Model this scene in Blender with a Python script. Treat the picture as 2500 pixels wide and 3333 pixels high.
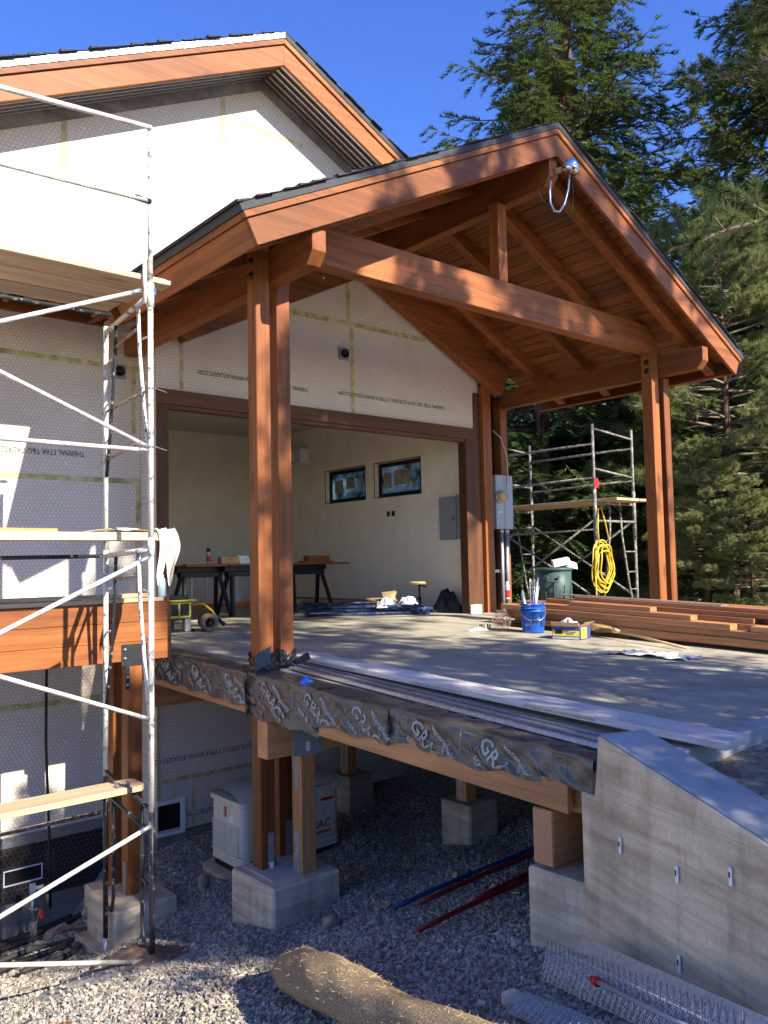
import bpy, bmesh, math, random
import numpy as np
from mathutils import Vector, Matrix
random.seed(7)
S = bpy.context.scene
for o in list(bpy.data.objects): bpy.data.objects.remove(o)
R = math.radians
COL = S.collection
# ------------------------------------------------------------------ camera
cam = bpy.data.cameras.new('camera'); co = bpy.data.objects.new('camera', cam); COL.objects.link(co)
cam.sensor_fit = 'VERTICAL'; cam.sensor_height = 36; cam.lens = 36*2684/3333.
cam.clip_start = .05; cam.clip_end = 600
xa = Vector((0.763, -0.0245, -0.646)); ya = Vector((-0.646, -0.060, -0.761))
xa.normalize(); ya = (ya - xa*xa.dot(ya)).normalized(); za = xa.cross(ya)
m = Matrix((xa, ya, za)).to_4x4(); m.translation = Vector((-4.194, -8.756, .79))
co.matrix_world = m; S.camera = co
# ------------------------------------------------------------------ world, sun, exposure
SUN = Vector((.15, -1, .67)).normalized()
w = bpy.data.worlds.new('World'); S.world = w; w.use_nodes = True
nt = w.node_tree; nt.nodes.clear()
sky = nt.nodes.new('ShaderNodeTexSky'); sky.sky_type = 'NISHITA'; sky.sun_disc = False
sky.sun_elevation = math.asin(SUN.z); sky.sun_rotation = math.atan2(SUN.x, SUN.y)
sky.altitude = 1900; sky.air_density = 1.15; sky.dust_density = 0.3; sky.ozone_density = 3.6
bg = nt.nodes.new('ShaderNodeBackground'); bg.inputs[1].default_value = .115
ow = nt.nodes.new('ShaderNodeOutputWorld')
hs = nt.nodes.new('ShaderNodeHueSaturation'); hs.inputs['Saturation'].default_value = 1.22; hs.inputs['Hue'].default_value = .521
nt.links.new(sky.outputs[0], hs.inputs['Color']); nt.links.new(hs.outputs[0], bg.inputs[0]); nt.links.new(bg.outputs[0], ow.inputs[0])
sl = bpy.data.lights.new('sun', 'SUN'); sl.energy = 4.3; sl.angle = R(.55); sl.color = (1, .93, .82)
so = bpy.data.objects.new('sun', sl); COL.objects.link(so)
so.rotation_euler = (-SUN).to_track_quat('-Z', 'Y').to_euler(); so.location = (5, -20, 20)
S.view_settings.view_transform = 'Standard'; S.view_settings.look = 'None'
S.view_settings.exposure = 1.5; S.view_settings.gamma = 1
S.render.engine = 'CYCLES'
S.cycles.max_bounces = 6; S.cycles.diffuse_bounces = 4; S.cycles.transparent_max_bounces = 6
# ------------------------------------------------------------------ node helpers
def lin(h):
    h = h.lstrip('#'); v = [int(h[i:i+2], 16)/255 for i in (0, 2, 4)]
    return tuple(c/12.92 if c <= .04045 else ((c+.055)/1.055)**2.4 for c in v)
class N:
    def __init__(s, name, rough=.7, metal=0., spec=.3):
        s.m = bpy.data.materials.new(name); s.m.use_nodes = True; s.t = s.m.node_tree
        s.b = s.t.nodes['Principled BSDF']; s.b.inputs['Roughness'].default_value = rough
        s.b.inputs['Metallic'].default_value = metal; s.b.inputs['Specular IOR Level'].default_value = spec
    def n(s, ty, **k):
        o = s.t.nodes.new(ty)
        for a, v in k.items(): setattr(o, a, v)
        return o
    def l(s, a, b): s.t.links.new(a, b)
    def coord(s, scale=(1, 1, 1), kind='Object', rot=(0, 0, 0)):
        c = s.n('ShaderNodeTexCoord'); mp = s.n('ShaderNodeMapping')
        mp.inputs['Scale'].default_value = scale; mp.inputs['Rotation'].default_value = rot
        s.l(c.outputs[kind], mp.inputs[0]); return mp.outputs[0]
    def noise(s, co, sc, det=4, rough=.55, dist=0):
        q = s.n('ShaderNodeTexNoise'); q.inputs['Scale'].default_value = sc; q.inputs['Detail'].default_value = det
        q.inputs['Roughness'].default_value = rough; q.inputs['Distortion'].default_value = dist
        if co is not None: s.l(co, q.inputs['Vector'])
        return q.outputs[0]
    def ramp(s, f, pts):
        r = s.n('ShaderNodeValToRGB'); e = r.color_ramp.elements
        while len(e) < len(pts): e.new(.5)
        for i, (p, c) in enumerate(pts): e[i].position = p; e[i].color = (*c, 1)
        s.l(f, r.inputs[0]); return r.outputs[0]
    def mix(s, f, a, b, mode='MIX'):
        x = s.n('ShaderNodeMix', data_type='RGBA', blend_type=mode)
        for v, i in ((f, 0), (a, 6), (b, 7)):
            if hasattr(v, 'is_linked') or isinstance(v, bpy.types.NodeSocket): s.l(v, x.inputs[i])
            else: x.inputs[i].default_value = v if i == 0 else (*v[:3], 1)
        return x.outputs[2]
    def math(s, op, a, b=0.):
        x = s.n('ShaderNodeMath', operation=op)
        for v, i in ((a, 0), (b, 1)):
            if isinstance(v, bpy.types.NodeSocket): s.l(v, x.inputs[i])
            else: x.inputs[i].default_value = v
        return x.outputs[0]
    def vm(s, op, a, b=(0, 0, 0)):
        x = s.n('ShaderNodeVectorMath', operation=op)
        for v, i in ((a, 0), (b, 1)):
            if isinstance(v, bpy.types.NodeSocket): s.l(v, x.inputs[i])
            else: x.inputs[i].default_value = v
        return x
    def rnd(s): return s.n('ShaderNodeObjectInfo').outputs['Random']
    def bump(s, h, st=.3, d=.01):
        b = s.n('ShaderNodeBump'); b.inputs['Strength'].default_value = st; b.inputs['Distance'].default_value = d
        s.l(h, b.inputs['Height']); s.l(b.outputs[0], s.b.inputs['Normal'])
    def col(s, c):
        if isinstance(c, bpy.types.NodeSocket): s.l(c, s.b.inputs['Base Color'])
        else: s.b.inputs['Base Color'].default_value = (*c[:3], 1)
def plain(name, c, rough=.6, metal=0., var=.12, sc=14, spec=.3, bump=0):
    q = N(name, rough, metal, spec); co = q.coord()
    f = q.noise(co, sc, 5)
    lo = tuple(v*(1-var*1.6) for v in c); hi = tuple(min(1, v*(1+var)) for v in c)
    q.col(q.ramp(f, [(.3, lo), (.7, hi)]))
    if bump: q.bump(f, bump, .01)
    return q.m
def wood(name, c, axis, contrast=.35, knots=True, rough=.55, grey=0., bump=.15):
    q = N(name, rough, 0, .28)
    ac = 16.; al = .9
    sc = [ac]*3; sc[axis] = al
    mp = q.coord(sc); r = q.rnd()
    off = q.vm('ADD', mp, (0, 0, 0)); cmb = q.n('ShaderNodeCombineXYZ')
    for i in range(3): q.l(q.math('MULTIPLY', r, 37.+i*11), cmb.inputs[i])
    off = q.vm('ADD', mp, cmb.outputs[0]).outputs[0]
    f1 = q.noise(off, 1.0, 6, .6, .6)
    sc2 = [70.]*3; sc2[axis] = 2.; f2 = q.noise(q.coord(sc2), 1., 3)
    sc3 = [2.2]*3; sc3[axis] = .5; f3 = q.noise(q.vm('ADD', q.coord(sc3), cmb.outputs[0]).outputs[0], 1., 2)
    dk = tuple(v*(1-contrast) for v in c); lt = tuple(min(1, v*(1+contrast*.75)) for v in c)
    col = q.ramp(f1, [(.3, dk), (.5, c), (.72, lt)])
    col = q.mix(.3, col, q.ramp(f2, [(.35, (.55,)*3), (.65, (1.25,)*3)]), 'MULTIPLY')
    col = q.mix(.7, col, q.ramp(f3, [(.3, (.62, .58, .55)), (.7, (1.22, 1.18, 1.12))]), 'MULTIPLY')
    tone = q.n('ShaderNodeMapRange'); q.l(r, tone.inputs[0]); tone.inputs[3].default_value = .70; tone.inputs[4].default_value = 1.18
    tc = q.n('ShaderNodeCombineXYZ')
    for i in range(3): q.l(tone.outputs[0], tc.inputs[i])
    col = q.mix(1., col, tc.outputs[0], 'MULTIPLY')
    s4 = [7.5]*3; s4[axis] = .32; f4 = q.noise(q.vm('ADD', q.coord(s4), cmb.outputs[0]).outputs[0], 1., 2, .5, .8)
    ring = q.math('FRACT', q.math('MULTIPLY', f4, 9.))
    col = q.mix(q.math('MULTIPLY', q.ramp(ring, [(.0, (1,)*3), (.10, (.25,)*3), (.45, (0,)*3)]), contrast*.9), col, tuple(v*.38 for v in c))
    if knots:
        sk = [7.]*3; sk[axis] = 2.1
        v = q.n('ShaderNodeTexVoronoi'); v.inputs['Scale'].default_value = .62; v.inputs['Randomness'].default_value = 1
        q.l(q.vm('ADD', q.coord(sk), cmb.outputs[0]).outputs[0], v.inputs['Vector'])
        k = q.ramp(v.outputs['Distance'], [(.07, (1,)*3), (.19, (0,)*3)])
        col = q.mix(q.math('MULTIPLY', k, .7), col, tuple(v*.28 for v in c))
    q.col(col); q.bump(f2, bump, .004); return q.m
def hexd(q, u, v, cell):
    """distance field of a hexagonal net: 0 in the cell centre, .5 on the wire"""
    cx = q.n('ShaderNodeCombineXYZ'); q.l(u, cx.inputs[0]); q.l(v, cx.inputs[1])
    p = q.vm('ADD', q.vm('SCALE', cx.outputs[0]).outputs[0], (200, 200*1.7320508, 0))
    p.inputs[0].links[0].from_node.inputs['Scale'].default_value = 1/cell
    p = p.outputs[0]; r = (1, 1.7320508, 1); h = (.5, .8660254, 0)
    a = q.vm('SUBTRACT', q.vm('MODULO', p, r).outputs[0], h).outputs[0]
    b = q.vm('SUBTRACT', q.vm('MODULO', q.vm('ADD', p, h).outputs[0], r).outputs[0], h).outputs[0]
    da = q.vm('DOT_PRODUCT', a, a).outputs['Value']; db = q.vm('DOT_PRODUCT', b, b).outputs['Value']
    sel = q.math('LESS_THAN', da, db)
    mx = q.n('ShaderNodeMix', data_type='VECTOR'); q.l(sel, mx.inputs[0]); q.l(b, mx.inputs[4]); q.l(a, mx.inputs[5])
    g = q.vm('ABSOLUTE', mx.outputs[1]).outputs[0]
    d2 = q.vm('DOT_PRODUCT', g, (.5, .8660254, 0)).outputs['Value']
    sx = q.n('ShaderNodeSeparateXYZ'); q.l(g, sx.inputs[0])
    return q.math('MAXIMUM', sx.outputs[0], d2)
def meshwall(name, c, wire, cell=.042, wstr=.8, lo=.36):
    q = N(name, .75, 0, .2); tc = q.n('ShaderNodeTexCoord'); sp = q.n('ShaderNodeSeparateXYZ')
    nz = q.n('ShaderNodeTexNoise'); nz.inputs['Scale'].default_value = 2.2; q.l(tc.outputs['Object'], nz.inputs['Vector'])
    wob = q.vm('MULTIPLY', q.vm('SUBTRACT', nz.outputs['Color'], (.5, .5, .5)).outputs[0], (.05, .05, .05)).outputs[0]
    q.l(q.vm('ADD', tc.outputs['Object'], wob).outputs[0], sp.inputs[0])
    d = hexd(q, sp.outputs[0], sp.outputs[2], cell)
    line = q.ramp(d, [(lo, (0,)*3), (.465, (1,)*3)])
    big = q.noise(tc.outputs['Object'], 1.3, 4)
    fine = q.noise(tc.outputs['Object'], 40, 3)
    base = q.ramp(big, [(.3, tuple(v*.86 for v in c)), (.7, c)])
    base = q.mix(.25, base, q.ramp(fine, [(.3, (.8,)*3), (.7, (1.1,)*3)]), 'MULTIPLY')
    q.col(q.mix(q.math('MULTIPLY', line, wstr), base, wire))
    q.bump(q.math('SUBTRACT', 1., d), .55, .012); return q.m
def concrete(name, c, dirx=None, stain=.35, forms=.19):
    q = N(name, .85, 0, .2); co = q.coord()
    n1 = q.noise(co, 1.6, 6, .62, .3); n2 = q.noise(q.coord((9, 9, 1.1)), 1., 4); n3 = q.noise(co, 55, 4)
    n4 = q.noise(q.coord((1.2, 1.2, 11)), 1., 5, .6, .4)
    col = q.ramp(n1, [(.3, tuple(v*(1-stain) for v in c)), (.55, c), (.75, tuple(min(1, v*1.18) for v in c))])
    col = q.mix(.85, col, q.ramp(n4, [(.36, (.66, .63, .6)), (.6, (1.1,)*3)]), 'MULTIPLY')
    col = q.mix(.4, col, q.ramp(n2, [(.36, (.6, .57, .54)), (.5, (1.04,)*3)]), 'MULTIPLY')
    col = q.mix(.4, col, q.ramp(n3, [(.35, (.8,)*3), (.65, (1.12,)*3)]), 'MULTIPLY')
    vo = q.n('ShaderNodeTexVoronoi'); vo.inputs['Scale'].default_value = 24; q.l(co, vo.inputs['Vector'])
    col = q.mix(q.math('MULTIPLY', q.ramp(vo.outputs['Distance'], [(.05, (1,)*3), (.10, (0,)*3)]), .55), col, tuple(v*.3 for v in c))
    sz = q.n('ShaderNodeSeparateXYZ'); q.l(q.n('ShaderNodeTexCoord').outputs['Object'], sz.inputs[0])
    fr = q.math('FRACT', q.math('DIVIDE', q.math('ADD', sz.outputs[2], 10.03), forms))
    ln = q.ramp(fr, [(.0, (1,)*3), (.035, (0,)*3)])
    col = q.mix(q.math('MULTIPLY', ln, .5), col, tuple(v*.45 for v in c))
    q.col(col); q.bump(q.math('ADD', q.math('MULTIPLY', n3, .35), q.math('ADD', n4, q.math('MULTIPLY', ln, .8))), .35, .008)
    return q.m
M = {}
ST = (.295, .098, .027)
for i, a in enumerate('xyz'):
    M['timber_'+a] = wood('stained_timber_'+a, ST, i, .36)
    M['dark_'+a] = wood('dark_stained_wood_'+a, (.13, .052, .021), i, .3, False)
    M['fresh_'+a] = wood('fresh_fir_'+a, (.56, .27, .11), i, .26)
    M['pale_'+a] = wood('pale_plank_'+a, (.66, .50, .31), i, .24)
    M['pile_'+a] = wood('lumber_'+a, (.50, .235, .105), i, .3)
M['ceil'] = wood('ceiling_board', (.235, .078, .021), 1, .45)  # timber stain darkened, shade under the porch roof put into the colour
M['grain'] = N('end_grain', .7).m
def end_grain():
    q = N('timber_end_grain', .7); mp = q.coord((1, 1, 1)); mpn = mp.node
    mpn.inputs['Location'].default_value = (0, 5.86, .70)
    wv = q.n('ShaderNodeTexWave', wave_type='RINGS', rings_direction='X'); wv.inputs['Scale'].default_value = 28; wv.inputs['Distortion'].default_value = 1.6; wv.inputs['Detail'].default_value = 2
    q.l(mp, wv.inputs['Vector']); q.col(q.ramp(wv.outputs['Fac'], [(.2, (.27, .12, .055)), (.7, (.55, .29, .15))])); return q.m
M['grain'] = end_grain()
M['foam'] = meshwall('foam_board_and_wire', (.82, .70, .58), (.31, .262, .215), .043, .5)
M['blackwall'] = meshwall('black_membrane_and_wire', (.03, .026, .025), (.13, .112, .095), .055, .8, .452)
M['concrete'] = concrete('board_formed_concrete', (.60, .49, .335))
M['concrete_top'] = plain('trowelled_concrete', (.40, .385, .36), .8, var=.14, sc=5, bump=.08)
M['pier'] = concrete('pier_concrete', (.62, .51, .36), stain=.28, forms=.33)
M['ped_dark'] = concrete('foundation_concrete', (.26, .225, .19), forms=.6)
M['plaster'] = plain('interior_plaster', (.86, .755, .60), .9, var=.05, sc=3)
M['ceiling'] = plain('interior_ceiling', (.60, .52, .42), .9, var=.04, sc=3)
def floor_mat():
    q = N('weathered_ply_floor', .62, 0, .35); co = q.coord()
    a = q.noise(q.coord((5, 2.2, 3)), 1., 7, .68, .9); b = q.noise(co, 1.3, 6, .6, .6); c = q.noise(co, 30, 3)
    col = q.ramp(a, [(.3, (.29, .262, .195)), (.55, (.42, .385, .29)), (.75, (.51, .465, .355))])
    col = q.mix(.6, col, q.ramp(b, [(.32, (.66, .66, .68)), (.66, (1.2, 1.17, 1.1))]), 'MULTIPLY')
    col = q.mix(.6, col, q.ramp(q.rnd(), [(0, (.88, .88, .9)), (1, (1.08, 1.06, 1.02))]), 'MULTIPLY')
    q.col(col); q.bump(q.math('ADD', a, c), .25, .006)
    q.l(q.ramp(b, [(.3, (.5,)*3), (.7, (.8,)*3)]), q.b.inputs['Roughness']); return q.m
M['floor'] = floor_mat()
def membrane_mat():
    q = N('membrane_film', .24, 0, .65); co = q.coord()
    a = q.noise(q.coord((12, 5, 16), rot=(R(35), 0, 0)), 1., 5, .62, 1.5); b = q.noise(co, 3, 3)
    q.col(q.ramp(b, [(.3, (.06, .052, .042)), (.7, (.10, .087, .07))])); q.bump(a, .6, .016); return q.m
M['membrane'] = membrane_mat()
M['membrane_ink'] = plain('membrane_print', (.36, .36, .335), .4, var=.1)
M['black_film'] = plain('black_film', (.012, .012, .013), .3, var=.2, spec=.5)
M['ink'] = plain('board_print', (.06, .055, .05), .9, var=.3, sc=60)
M['tape'] = plain('yellow_tape', (.56, .49, .24), .6, var=.3, sc=8)
def patchy(name, c1, c2, sc=18, rough=.6, lo=.45, hi=.58, metal=0):
    q = N(name, rough, metal); f = q.noise(q.coord(), sc, 5, .6); g = q.noise(q.coord(), sc*4, 3)
    col = q.ramp(f, [(lo, c1), (hi, c2)]); q.col(q.mix(.35, col, q.ramp(g, [(.3, (.7,)*3), (.7, (1.15,)*3)]), 'MULTIPLY')); q.bump(f, .2, .003); return q.m
M['scaf'] = patchy('spattered_scaffold_paint', (.16, .18, .17), (.66, .62, .55), 16, .6, .36, .46)
M['scafdark'] = patchy('worn_dark_scaffold_paint', (.022, .024, .026), (.32, .30, .27), 22, .42, .58, .68)
M['brace'] = patchy('galvanised_brace', (.42, .41, .38), (.62, .61, .57), 12, .45)
M['scafdull'] = patchy('weathered_scaffold_tube', (.12, .115, .105), (.30, .275, .235), 14, .65)
M['rust'] = patchy('rusty_bar', (.22, .12, .07), (.42, .33, .24), 20, .8)
M['galv'] = plain('galvanised_steel', (.46, .48, .50), .35, .75, .18, 40)
M['chrome'] = plain('polished_aluminium', (.85, .86, .88), .08, 1., .02)
M['steel'] = plain('black_steel_plate', (.02, .021, .023), .42, 0, .2, spec=.5)
M['drip'] = plain('grey_drip_metal', (.055, .056, .058), .6, 0, .08, spec=.15)
def shiny_flash():
    q = N('galvanised_drip_metal', .4, .8); q.col((.46, .47, .48)); q.bump(q.noise(q.coord((3, 3, 3)), 2.5, 2), .5, .05); return q.m
M['flash'] = shiny_flash()
M['shingle'] = plain('asphalt_shingle', (.055, .055, .058), .95, 0, .5, 90, bump=.4)
M['window'] = plain('window_glass', (.02, .03, .035), .06, 0, .1, spec=.8)
M['black'] = plain('black_plastic', (.012, .012, .013), .45, 0, .2)
M['rubber'] = plain('black_rubber', (.03, .028, .026), .6, 0, .25, 20)
M['greybox'] = plain('grey_enclosure_paint', (.37, .40, .42), .5, 0, .04)
M['panelgrey'] = plain('panel_paint', (.27, .29, .31), .5, 0, .06)
M['beige'] = plain('beige_enclosure_paint', (.68, .62, .49), .45, 0, .05, spec=.4)
M['orange'] = plain('orange_label', (.75, .17, .04), .5)
M['red'] = plain('red_plastic', (.60, .02, .02), .4)
M['pexred'] = plain('red_pipe_plastic', (.24, .014, .016), .45); M['pexblue'] = plain('blue_pipe_plastic', (.016, .05, .17), .45)
M['blue'] = patchy('blue_bucket_plastic', (.014, .085, .42), (.30, .36, .52), 9, .45, .54, .66)
M['bluepaint'] = patchy('blue_scaffold_paint', (.015, .035, .12), (.16, .15, .14), 9, .45, .5, .62)
M['boxblue'] = plain('carton_blue', (.05, .07, .22), .6); M['boxyellow'] = plain('carton_yellow', (.72, .52, .04), .6); M['boxwhite'] = plain('carton_grey', (.45, .46, .48), .6)
M['white'] = plain('white_paint', (.78, .77, .74), .6, 0, .05); M['paper'] = plain('white_paper', (.78, .76, .72), .8, 0, .06)
M['cloth'] = plain('cotton_cloth', (.74, .68, .56), .9, 0, .12, 20); M['rag'] = patchy('stained_rag', (.30, .21, .14), (.74, .71, .70), 9, .9, .36, .44)
M['kraft'] = plain('kraft_cardboard', (.52, .36, .19), .85, 0, .1); M['brownboard'] = plain('brown_board', (.085, .06, .04), .85, 0, .1, 4)
M['straw'] = wood('broom_straw', (.60, .40, .17), 0, .3, False); M['stick'] = plain('bare_wood_handle', (.62, .44, .22), .6, 0, .15, 9)
M['green'] = plain('green_bin_plastic', (.05, .085, .075), .5, 0, .12, 6); M['hose'] = plain('yellow_hose', (.62, .43, .03), .45, 0, .08)
M['yellow'] = plain('yellow_plastic', (.55, .47, .05), .45, 0, .06); M['teal'] = plain('pale_teal_bottle', (.45, .62, .62), .5, 0, .05)
M['grey'] = plain('grey_plastic', (.30, .31, .32), .5); M['pvc'] = plain('grey_pvc', (.12, .13, .14), .5)
M['tan'] = plain('tan_stool_seat', (.60, .47, .20), .6); M['orangerail'] = plain('orange_fibreglass', (.62, .13, .04), .6); M['cable'] = plain('white_cable', (.6, .58, .54), .6)
M['yellowwire'] = plain('yellow_cable', (.75, .55, .05), .5)
M['clear'] = plain('clear_plastic', (.55, .57, .56), .15, 0, .08, spec=.6)
M['stickerpaper'] = plain('sticker_paper', (.30, .25, .20), .8, 0, .2, 9)
M['dirt'] = plain('dug_soil', (.20, .135, .088), .95, 0, .35, 18, bump=.6)
M['stone'] = plain('field_stone', (.33, .235, .165), .9, 0, .3, 12, bump=.4)
def ground_mat(name, c, sc=36, b=.9):
    q = N(name, .95, 0, .15); co = q.coord(); v = q.n('ShaderNodeTexVoronoi'); v.inputs['Scale'].default_value = sc; q.l(co, v.inputs['Vector'])
    n = q.noise(co, 1.2, 5); rr = q.n('ShaderNodeSeparateColor'); q.l(v.outputs['Color'], rr.inputs[0])
    col = q.ramp(rr.outputs[0], [(0, tuple(x*.6 for x in c)), (1, tuple(x*1.45 for x in c))])
    col = q.mix(.5, col, q.ramp(n, [(.3, (.7, .66, .6)), (.7, (1.12,)*3)]), 'MULTIPLY'); q.col(col)
    q.bump(v.outputs['Distance'], -b, .02); return q.m
M['gravelbase'] = ground_mat('packed_gravel', (.30, .285, .26))
M['dirtground'] = ground_mat('forest_litter', (.31, .235, .16), 22, .5)
def stone_mat():
    q = N('crushed_gravel', .85, 0, .25); g = q.n('ShaderNodeNewGeometry').outputs['Random Per Island']
    col = q.ramp(g, [(0, (.14, .125, .10)), (.3, (.25, .225, .185)), (.6, (.345, .315, .262)), (.85, (.43, .395, .325)), (.95, (.42, .32, .21)), (1, (.64, .59, .50))])
    f = q.noise(q.coord(), 1.4, 3)
    q.col(q.mix(.8, col, q.ramp(f, [(.3, (.84, .80, .74)), (.65, (1.06, 1.06, 1.08))]), 'MULTIPLY')); return q.m
M['stones'] = stone_mat()
def needle_mat(name, a, b, c):
    q = N(name, .6, 0, .25); g = q.n('ShaderNodeNewGeometry').outputs['Random Per Island']
    q.col(q.mix(.75, q.ramp(g, [(0, a), (.6, b), (1, c)]), q.ramp(q.rnd(), [(0, (.75, .8, .75)), (1, (1.2, 1.15, 1.0))]), 'MULTIPLY'))
    tr = q.n('ShaderNodeBsdfTranslucent'); tr.inputs[0].default_value = (*[v*1.3 for v in c], 1)
    ms = q.n('ShaderNodeMixShader'); ms.inputs[0].default_value = .22
    out = q.t.nodes['Material Output']; q.l(q.b.outputs[0], ms.inputs[1]); q.l(tr.outputs[0], ms.inputs[2]); q.l(ms.outputs[0], out.inputs[0]); return q.m
M['fir'] = needle_mat('fir_needles', (.030, .062, .020), (.056, .105, .030), (.150, .190, .050))
M['pinelight'] = needle_mat('sunlit_pine_needles', (.10, .14, .045), (.18, .22, .075), (.32, .33, .13))  # paler copy of the pine greens, sunlight put into the colour
M['pine'] = needle_mat('pine_needles', (.040, .075, .025), (.080, .125, .040), (.175, .195, .062))
def bark_mat():
    q = N('conifer_bark', .95, 0, .1); a = q.noise(q.coord((14, 14, 2.2)), 1., 5, .65, .6)
    q.col(q.ramp(a, [(.35, (.045, .028, .02)), (.55, (.13, .078, .052)), (.72, (.24, .16, .11))])); q.bump(a, .9, .04); return q.m
M['bark'] = bark_mat()
M['twig'] = plain('grey_twigs', (.22, .17, .125), .9, 0, .25)
# ------------------------------------------------------------------ mesh helpers
LOCAL = set()
def link(me, name, mat, parent):
    o = bpy.data.objects.new(name, me); COL.objects.link(o)
    if mat is not None:
        me.materials.clear(); me.materials.append(M[mat] if isinstance(mat, str) else mat)
    if parent is not None:
        o.parent = parent
        if parent.type == 'EMPTY' and parent.name not in LOCAL: o.location = -parent.location
    return o
def thing(name, label, cat, loc=(0, 0, 0), group=None, local=False, kind=None):
    o = bpy.data.objects.new(name, None); COL.objects.link(o); o.location = loc; o.empty_display_size = .1
    if local: LOCAL.add(o.name)
    return tag(o, label, cat, group, kind)
def tag(o, label=None, cat=None, group=None, kind=None):
    if label: o['label'] = label
    if cat: o['category'] = cat
    if group: o['group'] = group
    if kind: o['kind'] = kind
    return o
def mesh_from(verts, faces, name='m', smooth=False):
    me = bpy.data.meshes.new(name); me.from_pydata([tuple(v) for v in verts], [], faces); me.update()
    if smooth:
        for p in me.polygons: p.use_smooth = True
    return me
def bevelled(me, bv):
    if bv <= 0: return me
    b = bmesh.new(); b.from_mesh(me)
    bmesh.ops.bevel(b, geom=[e for e in b.edges], offset=bv, segments=1, affect='EDGES', profile=.5)
    b.to_mesh(me); b.free(); return me
def box(name, x, y, z, mat, parent=None, bv=.003):
    v = [(a, b, c) for a in x for b in y for c in z]
    me = mesh_from(v, [(0, 1, 3, 2), (4, 6, 7, 5), (0, 4, 5, 1), (2, 3, 7, 6), (0, 2, 6, 4), (1, 5, 7, 3)])
    return link(bevelled(me, bv), name, mat, parent)
def slab(name, p0, ax, ay, az, mat, parent=None, bv=.003):
    """oriented box: corner p0 and three edge vectors"""
    p0, ax, ay, az = map(Vector, (p0, ax, ay, az))
    v = [p0 + ax*a + ay*b + az*c for a in (0, 1) for b in (0, 1) for c in (0, 1)]
    f = [(0, 1, 3, 2), (4, 6, 7, 5), (0, 4, 5, 1), (2, 3, 7, 6), (0, 2, 6, 4), (1, 5, 7, 3)]
    if ax.cross(ay).dot(az) < 0: f = [tuple(reversed(q)) for q in f]
    return link(bevelled(mesh_from(v, f), bv), name, mat, parent)
def prism(name, poly, axis, a0, a1, mat, parent=None, bv=.0):
    """poly in the two other axes (x,z for axis y; y,z for axis x; x,y for axis z)"""
    def P(q, a):
        return {'x': (a, q[0], q[1]), 'y': (q[0], a, q[1]), 'z': (q[0], q[1], a)}[axis]
    n = len(poly); v = [P(q, a0) for q in poly] + [P(q, a1) for q in poly]
    f = [tuple(range(n)), tuple(range(2*n-1, n-1, -1))] + [(i, i+n, (i+1) % n+n, (i+1) % n) for i in range(n)]
    me = mesh_from(v, f); b = bmesh.new(); b.from_mesh(me); bmesh.ops.recalc_face_normals(b, faces=b.faces)
    b.to_mesh(me); b.free()
    return link(bevelled(me, bv), name, mat, parent)
def tube_data(pts, r, res=8, closed=False):
    pts = [Vector(p) for p in pts]; V = []; F = []; n = len(pts); up = Vector((.31, .17, .93))
    rs = r if isinstance(r, (list, tuple)) else [r]*n; prev = None
    for i, p in enumerate(pts):
        d = (pts[min(i+1, n-1)] - pts[max(i-1, 0)]).normalized() if not closed else (pts[(i+1) % n] - pts[i-1]).normalized()
        a = d.cross(up) if prev is None else prev - d*prev.dot(d)
        if a.length < 1e-4: a = d.cross(Vector((1, 0, 0)))
        a.normalize(); prev = a; b = d.cross(a)
        for k in range(res):
            t = 2*math.pi*k/res; V.append(p + (a*math.cos(t) + b*math.sin(t))*rs[i])
    m_ = n if closed else n-1
    for i in range(m_):
        j = (i+1) % n
        for k in range(res):
            F.append((i*res+k, i*res+(k+1) % res, j*res+(k+1) % res, j*res+k))
    if not closed: F += [tuple(reversed(range(res))), tuple(range((n-1)*res, n*res))]
    return V, F
def tube(name, pts, r, mat, parent=None, res=8, closed=False):
    V, F = tube_data(pts, r, res, closed); me = mesh_from(V, F, smooth=True)
    return link(me, name, mat, parent)
def lathe(name, prof, mat, parent=None, c=(0, 0, 0), res=20, ax=None, smooth=True):
    """prof: (radius, height) list"""
    V = []; F = []; n = len(prof); Q = Vector((0, 0, 1)).rotation_difference(Vector(ax).normalized()).to_matrix() if ax else None
    for r, h in prof:
        for k in range(res):
            t = 2*math.pi*k/res; p = Vector((r*math.cos(t), r*math.sin(t), h))
            V.append((Q @ p if Q else p) + Vector(c))
    for i in range(n-1):
        for k in range(res): F.append((i*res+k, i*res+(k+1) % res, (i+1)*res+(k+1) % res, (i+1)*res+k))
    F += [tuple(reversed(range(res))), tuple(range((n-1)*res, n*res))]
    return link(mesh_from(V, F, smooth=smooth), name, mat, parent)
def grid(name, nu, nv, fn, mat, parent=None, smooth=True, thick=0):
    V = [fn(i/nu, j/nv) for i in range(nu+1) for j in range(nv+1)]
    F = [(i*(nv+1)+j, (i+1)*(nv+1)+j, (i+1)*(nv+1)+j+1, i*(nv+1)+j+1) for i in range(nu) for j in range(nv)]
    o = link(mesh_from(V, F, smooth=smooth), name, mat, parent)
    if thick:
        md = o.modifiers.new('s', 'SOLIDIFY'); md.thickness = thick; md.offset = 0
    return o
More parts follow.
